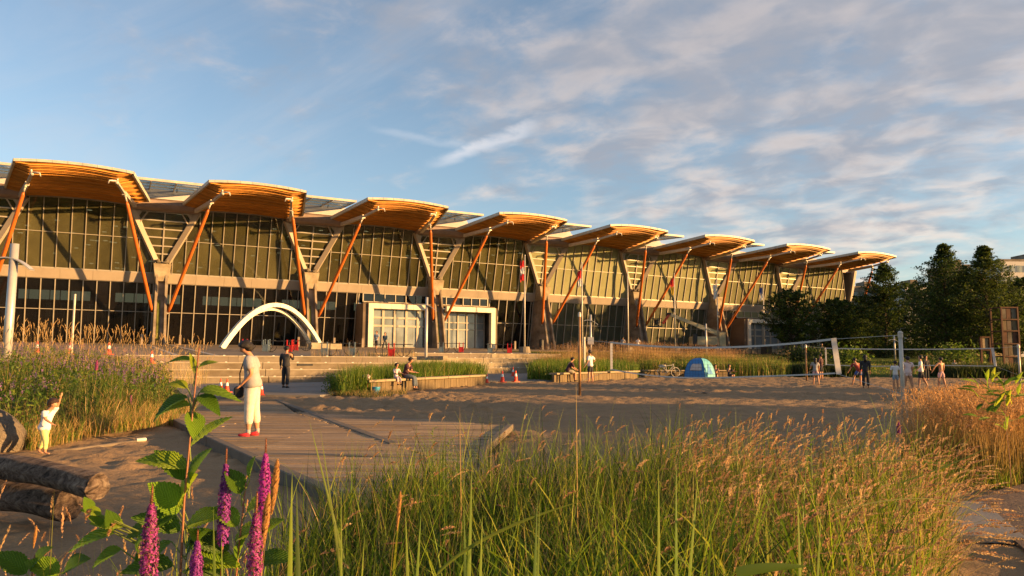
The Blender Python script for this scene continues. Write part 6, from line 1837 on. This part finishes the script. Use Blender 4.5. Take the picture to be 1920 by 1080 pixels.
def person(label, loc, yaw, Ht, top=('cloth_grey', .45), legs=('cloth_denim', .95), hair='hair', shoes='rubber', lean=0, head=0, turn=0,
           arms=((8, 8, 15), (8, 8, 15)), hips=((0, 3, 0), (0, 3, 0)), sit=None, build=1.0, child=False, near=False, long_hair=False, skirt=False, group=None, bare_top=False):
    """arms/hips: (forward swing, outward, elbow/knee bend) for left (-x) and right (+x); faces local +y"""
    t = lthing('person', label, 'person', loc, yaw, group)
    build = build*1.14; S = Ht; hs = 1.22 if child else 1.0; ls = .84 if child else 1.0
    V = lambda *a: Vector(a)
    lp, lk = .245*ls, .245*ls
    feet = []
    def chainleg(s, hp, ab, kn):
        hip = V(s*.048, 0, -.01); d = rotv(rotv(V(0, 0, -1), 'X', hp), 'Y', -s*ab); k = hip+d*lp
        d2 = rotv(rotv(V(0, 0, -1), 'X', hp-kn), 'Y', -s*ab*.6); a = k+d2*lk
        f = rotv(V(0, 1, 0), 'X', max(-35, min(25, (hp-kn)*.5))); return hip, k, a, f
    Lg = [chainleg(s, *q) for s, q in zip((-1, 1), hips)]
    low = min(q[2].z for q in Lg)-.042
    pel = V(0, 0, -low) if sit is None else V(0, 0, sit/S+.075)
    tl = (.50 if child else .475)
    def up(zz, x=0, y=0): return pel+rotv(V(x, y, zz), 'X', -lean)
    def hd(zz, y=0, x=0):
        nb = up(tl*.62); return nb+rotv(rotv(V(x, y, zz), 'X', -lean-head), 'Z', turn)
    B = build
    # depth/width radii: torso wider than deep
    tors = [(pel, (.072*B, .060*B)), (up(.09), (.066*B, .052*B)), (up(.19), (.078*B, .058*B)), (up(tl*.60), (.050, .042)), (hd(.028, .006), (.030, .032)), (hd(.064*hs, .014), (.036*hs, .040*hs)), (hd(.112*hs, .006), (.050*hs, .055*hs)), (hd(.150*hs, .0), (.036*hs, .042*hs))]
    nodes = list(tors); edges = [(i, i+1) for i in range(7)]
    if near:
        nodes.append((hd(.098*hs, .062*hs), .007*hs)); edges.append((6, len(nodes)-1))
        for s in (-1, 1): nodes.append((hd(.10*hs, -.004, s*.056*hs), .009*hs)); edges.append((6, len(nodes)-1))
    J = {}
    for s, q in zip((-1, 1), arms):
        sh = up(tl*.555, s*.098*B**.6); d = rotv(rotv(V(0, 0, -1), 'X', q[0]-lean*.3), 'Y', -s*q[1]); el = sh+d*.165*ls
        d2 = rotv(rotv(V(0, 0, -1), 'X', q[0]-lean*.3+q[2]), 'Y', (-s*q[1]*.4) if q[1] < 60 else -s*q[1]) 
        if q[2] > 45: d2 = rotv(d2, 'Z', s*min(42, q[2]*.45))
        wr = el+d2*.15*ls; ha = wr+d2*.045
        J[s] = (sh, el, wr, ha, d2)
        i0 = len(nodes); nodes += [(sh, .033*B), (sh.lerp(el, .5), .027*B), (el, .022), (el.lerp(wr, .4), .021), (wr, .015), (ha, (.019, .012))]
        edges += [(3 if False else 2, i0)] + [(i0+k, i0+k+1) for k in range(5)]
        # fingers and thumb
        ax = d2.normalized(); side = ax.cross(V(0, 0, 1)); side = side.normalized() if side.length > .1 else V(0, 1, 0); pn = ax.cross(side)
        for k, (o_, ln) in enumerate(((-.014, .034), (-.005, .042), (.005, .040), (.014, .031))):
            b_ = ha+side*o_+ax*.010; m_ = b_+ax*ln*.55-pn*.004; e_ = m_+ax*ln*.4*.8-pn*ln*.35
            j = len(nodes); nodes += [(b_, .0062), (m_, .0054), (e_, .0044)]; edges += [(i0+5, j), (j, j+1), (j+1, j+2)]
        j = len(nodes); b_ = wr+ax*.018+side*.016; nodes += [(b_+side*.008, .0068), (b_+side*.018+ax*.024, .0055)]; edges += [(i0+5, j), (j, j+1)]
    for (hip, k, a, f), s in zip(Lg, (-1, 1)):
        hip, k, a = pel+hip, pel+k, pel+a
        i0 = len(nodes); nodes += [(hip, .054*B), (hip.lerp(k, .5), .047*B), (k, .033*B), (k.lerp(a, .35), .034*B), (a, .019), (a+f*.035+V(0, 0, -.022), .018), (a+f*.085+V(0, 0, -.027), .014)]
        edges += [(0, i0)]+[(i0+q, i0+q+1) for q in range(6)]
        J[('leg', s)] = (hip, k, a, f)
    sc_ = lambda ns: [(n[0]*S, (n[1][0]*S, n[1][1]*S) if hasattr(n[1], '__len__') else n[1]*S) for n in ns]
    def shrink(i, k):
        p_, r_ = nodes[i]; nodes[i] = (p_, (r_[0]*k, r_[1]*k) if hasattr(r_, '__len__') else r_*k)
    if legs: shrink(0, .74)
    if top and not bare_top:
        for i in (1, 2): shrink(i, .78)
    for i, (p_, r_) in enumerate(list(nodes)):
        if i < 8: continue
        if legs:
            for s in (-1, 1):
                hip, k, a, f = J[('leg', s)]
                if (p_-hip).length < 1e-6 or (p_-hip.lerp(k, .5)).length < 1e-6 and legs[1] > .3: shrink(i, .60)
                if (p_-k).length < 1e-6 and legs[1] > .6: shrink(i, .8)
        if top and not bare_top:
            for s in (-1, 1):
                if (p_-J[s][0]).length < 1e-6: shrink(i, .82)
    skin_obj('body', sc_(nodes), edges, 'skin', t, 2 if near else 1)
    g = .011
    if top and not bare_top:
        ns = [(up(-.07), (.102*B, .088*B)), (up(.03), (.084*B, .068*B)), (up(.10), (.075*B, .060*B)), (up(.19), (.086*B, .067*B)), (up(tl*.585), (.056, .05))]; es = [(0, 1), (1, 2), (2, 3), (3, 4)]
        for s in (-1, 1):
            sh, el, wr, ha, d2 = J[s]; f = top[1]; i0 = len(ns)
            ns.append((sh, .041*B))
            if f <= .5: ns.append((sh.lerp(el, f*2), (.038*B)))
            else: ns += [(sh.lerp(el, .55), .038*B), (el, .033), (el.lerp(wr, (f-.5)*2), .027)]
            es += [(3, i0)]+[(i, i+1) for i in range(i0, len(ns)-1)]
        skin_obj('shirt', sc_(ns), es, top[0], t, 2 if near else 1)
    if legs:
        ns = [(up(.035), (.086*B, .072*B)), (pel+V(0, 0, -.005), (.098*B, .084*B))]; es = [(0, 1)]
        for s in (-1, 1):
            hip, k, a, f = J[('leg', s)]; q = legs[1]; i0 = len(ns)
            wd = 1.25 if q < .5 else 1.12
            ns.append((hip+V(0, 0, -.01), .054*B))
            if q <= .5: ns.append((hip.lerp(k, q*2), .052*B))
            else: ns += [(hip.lerp(k, .5), .047*B), (k, .038*B), (k.lerp(a, (q-.5)*2), .034*B if not child else .03)]
            es += [(1, i0)]+[(i, i+1) for i in range(i0, len(ns)-1)]
        skin_obj('trousers' if legs[1] > .5 else 'shorts', sc_(ns), es, legs[0], t, 2 if near else 1)
    if hair:
        hc = hd(.104*hs, -.010)*S; r = .064*hs*S*(1.13 if near else 1.04)
        o = blob('hair', (0, 0, 0), (r*.98, r*1.04, r*.95), hair, random.random(), 14, .16, parent=t)
        # cut away the face: push front lower vertices back
        M_ = (Matrix.Translation(hc) @ (Matrix.Rotation(R(turn), 4, 'Z') @ Matrix.Rotation(R(-lean-head), 4, 'X')))
        for v in o.data.vertices:
            c = v.co.copy()
            e_ = float(sm(c.y/r-.8*c.z/r, .18, .50)); c *= 1-.30*e_
            v.co = M_ @ c
        if near: 
            c2 = hd(.074*hs, -.040)*S; blob('hair', tuple(c2), (r*.72, r*.62, r*.72), hair, .4, 12, .2, parent=t)
        if long_hair:
            b = MB(); b.tube([hc+Vector((0, -.02*S, 0)), hc+Vector((0, -.045*S, -.08*S)), hc+Vector((0, -.05*S, -.17*S))], [.05*S, .05*S, .025*S], 10); b.build('long_hair', hair, t, smooth=True)
    if shoes:
        for s in (-1, 1):
            hip, k, a, f = J[('leg', s)]; c = (a+f*.035+V(0, 0, -.022))*S
            b = MB(); L_ = .062*S; sd_ = f.cross(V(0, 0, 1)).normalized(); u_ = sd_.cross(f)
            ring = []
            for i, (q, w_, hh_) in enumerate(((-.78, .026, .034), (-.4, .031, .04), (.1, .033, .030), (.65, .034, .022), (1.0, .02, .014))):
                cc = c+f*L_*q-u_*.012*S*0
                for (xx, zz) in ((-1, -.9), (1, -.9), (.8, .9), (-.8, .9)): ring.append(cc+sd_*xx*w_*S+u_*(zz*hh_*S*.6-.004*S))
            b.add(ring, [(i*4+j, i*4+(j+1) % 4, (i+1)*4+(j+1) % 4, (i+1)*4+j) for i in range(4) for j in range(4)]+[(3, 2, 1, 0), (16, 17, 18, 19)]); b.build('shoe', shoes, t, smooth=True)
    t_J = {k: tuple(q*S if isinstance(q, Vector) else q for q in v) for k, v in J.items()}
    t_J['up'] = lambda zz, x=0, y=0: up(zz, x, y)*S
    return t, t_J
def face(dx, dD):      # yaw so that local +y points towards (right dx, away dD)
    v = dx*rh+dD*fh; return math.atan2(v[1], v[0])-PI/2

# the adult on the boardwalk
x, y, z = gnd(470, 817, DZ)
ad, J = person('adult in grey T-shirt and cream trousers looking down at a black camera bag', (x, y, z), face(-1, -.12), 1.60, ('cloth_grey', .40), ('cloth_cream', .87), 'hair', 'shoe_red', lean=7, head=30,
       arms=((-14, 6, 62), (-16, 8, 64)), hips=((3, 2, 3), (-4, 2, 4)), build=1.22, near=True)
b = MB(); b.tube([J['up'](.27, .06, -.01), J['up'](.25, .06, .08), J['up'](.12, .02, .125), J['up'](-.02, .0, .13)], .010, 6); b.build('strap', 'black_cloth', ad)
b = MB(); c = J['up'](-.075, .01, .15); b.box(tuple(c), (.20, .13, .19)); b.build('camera_bag', 'black_cloth', ad, bevel=.03)
sh, el, wr, ha, d2 = J[1]; b = MB(); b.tube([wr-d2*.03, wr-d2*.008], .032, 10); b.build('wristwatch', 'steel_pale', ad)
for s in (-1, 1):
    hip, k, a, f = J[('leg', s)]; b = MB(); b.tube([a+Vector((0, 0, -.03)), a+Vector((0, 0, .045))], [.037, .036], 10); b.build('sock', 'cloth_grey', ad, smooth=True)
# the toddler
x, y, z = gnd(80, 851)
person('barefoot toddler in white T-shirt and yellow trousers swinging one arm back', (x, y, z), face(1, -.1), .86, ('cloth_white', .38), ('cloth_yellow', .93), 'hair_brown', None, lean=14, head=16,
       arms=((148, 12, 14), (26, 8, 40)), hips=((-12, 5, 14), (26, 5, 24)), child=True, near=True, build=1.15)
x, y, z = gnd(535, 727, .06)
person('man in black hooded jacket and black trousers walking towards the steps', (x, y, z), face(.1, 1), 1.80, ('cloth_dark', .95), ('cloth_dark', .97), 'hair', 'rubber', head=12, arms=((10, 14, 8), (34, 8, 80)), hips=((5, 3, 2), (-6, 3, 6)), build=1.12)
for px, D, lb, tp, lg, hp, lh in ((707, 66, 'man in pale blue shirt walking beside a woman on the plaza', ('cloth_bluegrey', .42), ('cloth_dark', .72), ((22, 3, 4), (-14, 3, 20)), False), (723, 66.5, 'woman in dark teal jacket walking beside a man on the plaza', ('cloth_teal', .9), ('cloth_dark', .97), ((-14, 3, 20), (20, 3, 4)), True)):
    x, y = col_at(px, D)
    pp, J = person(lb, (x, y, PLZ(y)), face(-.15, -1), 1.74 if not lh else 1.62, tp, lg, 'hair', 'rubber', arms=((12, 6, 30), (-8, 6, 20)), hips=hp, long_hair=lh)
    if not lh:
        b = MB(); b.tube([J['up'](.28, -.07, .02), J['up'](.15, 0, .075), J['up'](.0, .07, .07)], .012, 5); b.build('bag_strap', 'black_cloth', pp)
def sitter(B, s, lb, **k):
    x, y, z = on_bench(B, s, .02); yaw = math.atan2(B[3][1], B[3][0])-PI/2 + k.pop('dyaw', 0)
    g0 = h(x, y); kk = dict(sit=z-g0, hips=((78, 6, 72), (80, 6, 76))); kk.update(k)
    return person(lb, (x, y, g0), yaw, **kk)
def bs_at(B, px):     # distance along a bench where the picture column px meets it
    t, A, ax, nr, L = B; best = min(np.linspace(0, L, 300), key=lambda s: abs(((A[:2]+ax*s-C0[:2])@rh)/((A[:2]+ax*s-C0[:2])@fh)*FPX+960-px)); return float(best)
sitter(BA, bs_at(BA, 761), 'man in dark maroon T-shirt and jeans sitting on the bench beside a small child', Ht=1.74, top=('cloth_maroon', .42), legs=('cloth_denim', .95), lean=16, head=22, arms=((22, 6, 62), (24, 6, 60)), build=1.15, dyaw=.25)
sitter(BA, bs_at(BA, 744), 'small child in pale pink top sitting on the bench beside a man', Ht=1.12, top=('cloth_lightpink', .7), legs=('cloth_lightpink', .9), lean=4, head=10, arms=((30, 8, 45), (20, 8, 50)), child=True, dyaw=-.35)
sitter(BB, bs_at(BB, 1064), 'man in dark maroon shirt and khaki shorts sitting on the right bench', Ht=1.76, top=('cloth_maroon', .5), legs=('cloth_khaki', .48), lean=24, head=8, arms=((34, 4, 30), (32, 4, 30)), build=1.15, dyaw=.9, hips=((74, 8, 68), (78, 4, 80)))
x, y, z = gnd(1107, 717.5)
person('man in white T-shirt and black shorts standing by the right bench, hand on hip', (x, y, z), face(-.75, .5), 1.80, ('cloth_white', .42), ('cloth_dark', .46), 'hair', None, head=14, arms=((8, 8, 25), (-22, 34, 75)), hips=((4, 4, 3), (-2, 6, 4)), build=1.08)
for px, D, lb, tp in ((1168, 82, 'person in a light top standing near the fifth pier, left of the pair', 'cloth_grey'), (1196, 84, 'person in a white top standing at the foot of the fifth pier', 'cloth_white')):
    x, y = col_at(px, D); person(lb, (x, y, max(h(x, y), PLZ(y) if x < 29 or y > -9 else 0)), face(.4, .8), 1.72, (tp, .45), ('cloth_dark', .95))
for px, py, lb, tp, sk in ((1342, 707.5, 'woman with bare shoulders sitting on the sand beside the blue tent', 'cloth_lightpink', True), (1368, 707.5, 'person in a black T-shirt sitting on the sand right of the tent', 'cloth_dark', False)):
    x, y, z = gnd(px, py); person(lb, (x, y, z), face(-.2 if sk else .3, -.9), 1.68, (tp, .4), ('cloth_dark', .6), sit=.02, lean=-4, head=18, hips=((104, 14, 112), (100, 18, 108)), arms=((48, 10, 40), (46, 10, 40)), bare_top=sk, shoes=None)
pl_ = [
 (1530, 722, 1.46, 'player in a pale top and short pink shorts standing at the net end, back turned', face(.2, .9), ('cloth_grey', .4), ('cloth_pink', .30), dict(lean=6, arms=((30, 12, 40), (20, 10, 20)), hips=((8, 4, 6), (-8, 5, 8)), long_hair=True)),
 (1540, 712, 1.68, 'taller person in a dark top standing just behind the player in pink shorts', face(-.5, .8), ('cloth_maroon', .5), ('cloth_dark', .5), dict(arms=((5, 12, 15), (6, 12, 15)))),
 (1612, 724, 1.60, 'player in a red top and blue shorts bending with legs apart', face(-.2, .9), ('cloth_red', .42), ('cloth_blue', .36), dict(lean=34, head=-10, arms=((30, 18, 20), (30, 18, 20)), hips=((34, 13, 26), (22, 15, 10)))),
 (1624, 728, 1.62, 'person all in black standing beside the bending player', face(.3, .9), ('cloth_dark', .9), ('cloth_dark', .97), dict(arms=((6, 6, 10), (6, 6, 10)), long_hair=True)),
 (1680, 730, 1.34, 'child in a white T-shirt and grey shorts left of the net pole', face(.1, .9), ('cloth_white', .46), ('cloth_bluegrey', .45), dict(arms=((4, 12, 10), (4, 12, 10)))),
 (1694, 722, 1.50, 'person in dark red partly hidden behind the net pole', face(-.2, -.9), ('cloth_maroon', .5), ('cloth_dark', .9), dict(arms=((4, 8, 10), (4, 8, 10)))),
 (1704, 733, 1.56, 'person in pale pink top and shorts, back turned, right of the net pole', face(.0, 1), ('cloth_lightpink', .4), ('cloth_lightpink', .28), dict(arms=((8, 12, 20), (10, 12, 20)), hips=((6, 7, 4), (-4, 7, 6)), build=1.2)),
 (1728, 728, 1.62, 'player in a black and white T-shirt and black shorts stepping left', face(-.8, .3), ('cloth_white', .42), ('cloth_dark', .5), dict(arms=((14, 10, 30), (-10, 10, 20)), hips=((14, 5, 10), (-16, 5, 12)))),
 (1738, 714, 1.60, 'person in dark clothes farther back beyond the stepping player', face(.2, -.9), ('cloth_dark', .5), ('cloth_dark', .9), dict(arms=((4, 8, 10), (4, 8, 10)))),
 (1766, 728, 1.52, 'shirtless player in pale pink shorts holding one arm out', face(-.3, .9), None, ('cloth_pink', .44), dict(arms=((10, 44, 10), (4, 12, 20)), hips=((8, 3, 4), (-6, 3, 10)))),
]
for px, py, Ht, lb, yw, tp, lg, kw in pl_:
    x, y, z = gnd(px, py); person(lb, (x, y, z), yw, Ht, tp, lg, 'hair', None, group='people around the volleyball nets', **kw)
x, y = col_at(1540, 74); person('person in a black top standing on the lawn near the lamp post under the trees', (x, y, h(x, y)), face(0, -1), 1.75, ('cloth_dark', .5), ('cloth_denim', .95))
x, y = col_at(1786, 66); person('small seated figure with pale top on the lawn before the conical tree', (x, y, h(x, y)), face(-.2, -1), 1.5, ('cloth_grey', .5), ('cloth_dark', .9), sit=.1, hips=((95, 10, 100), (95, 10, 100)))

dg = bpy.context.evaluated_depsgraph_get()
for o in SKINS:
    me = bpy.data.meshes.new_from_object(o.evaluated_get(dg), preserve_all_data_layers=False, depsgraph=dg)
    bm = bmesh.new(); bm.from_mesh(me)
    bmesh.ops.delete(bm, geom=[v for v in bm.verts if not v.link_faces], context='VERTS'); bm.to_mesh(me); bm.free()
    o.modifiers.clear(); old = o.data; o.data = me; bpy.data.meshes.remove(old)
    me.polygons.foreach_set('use_smooth', [True]*len(me.polygons))
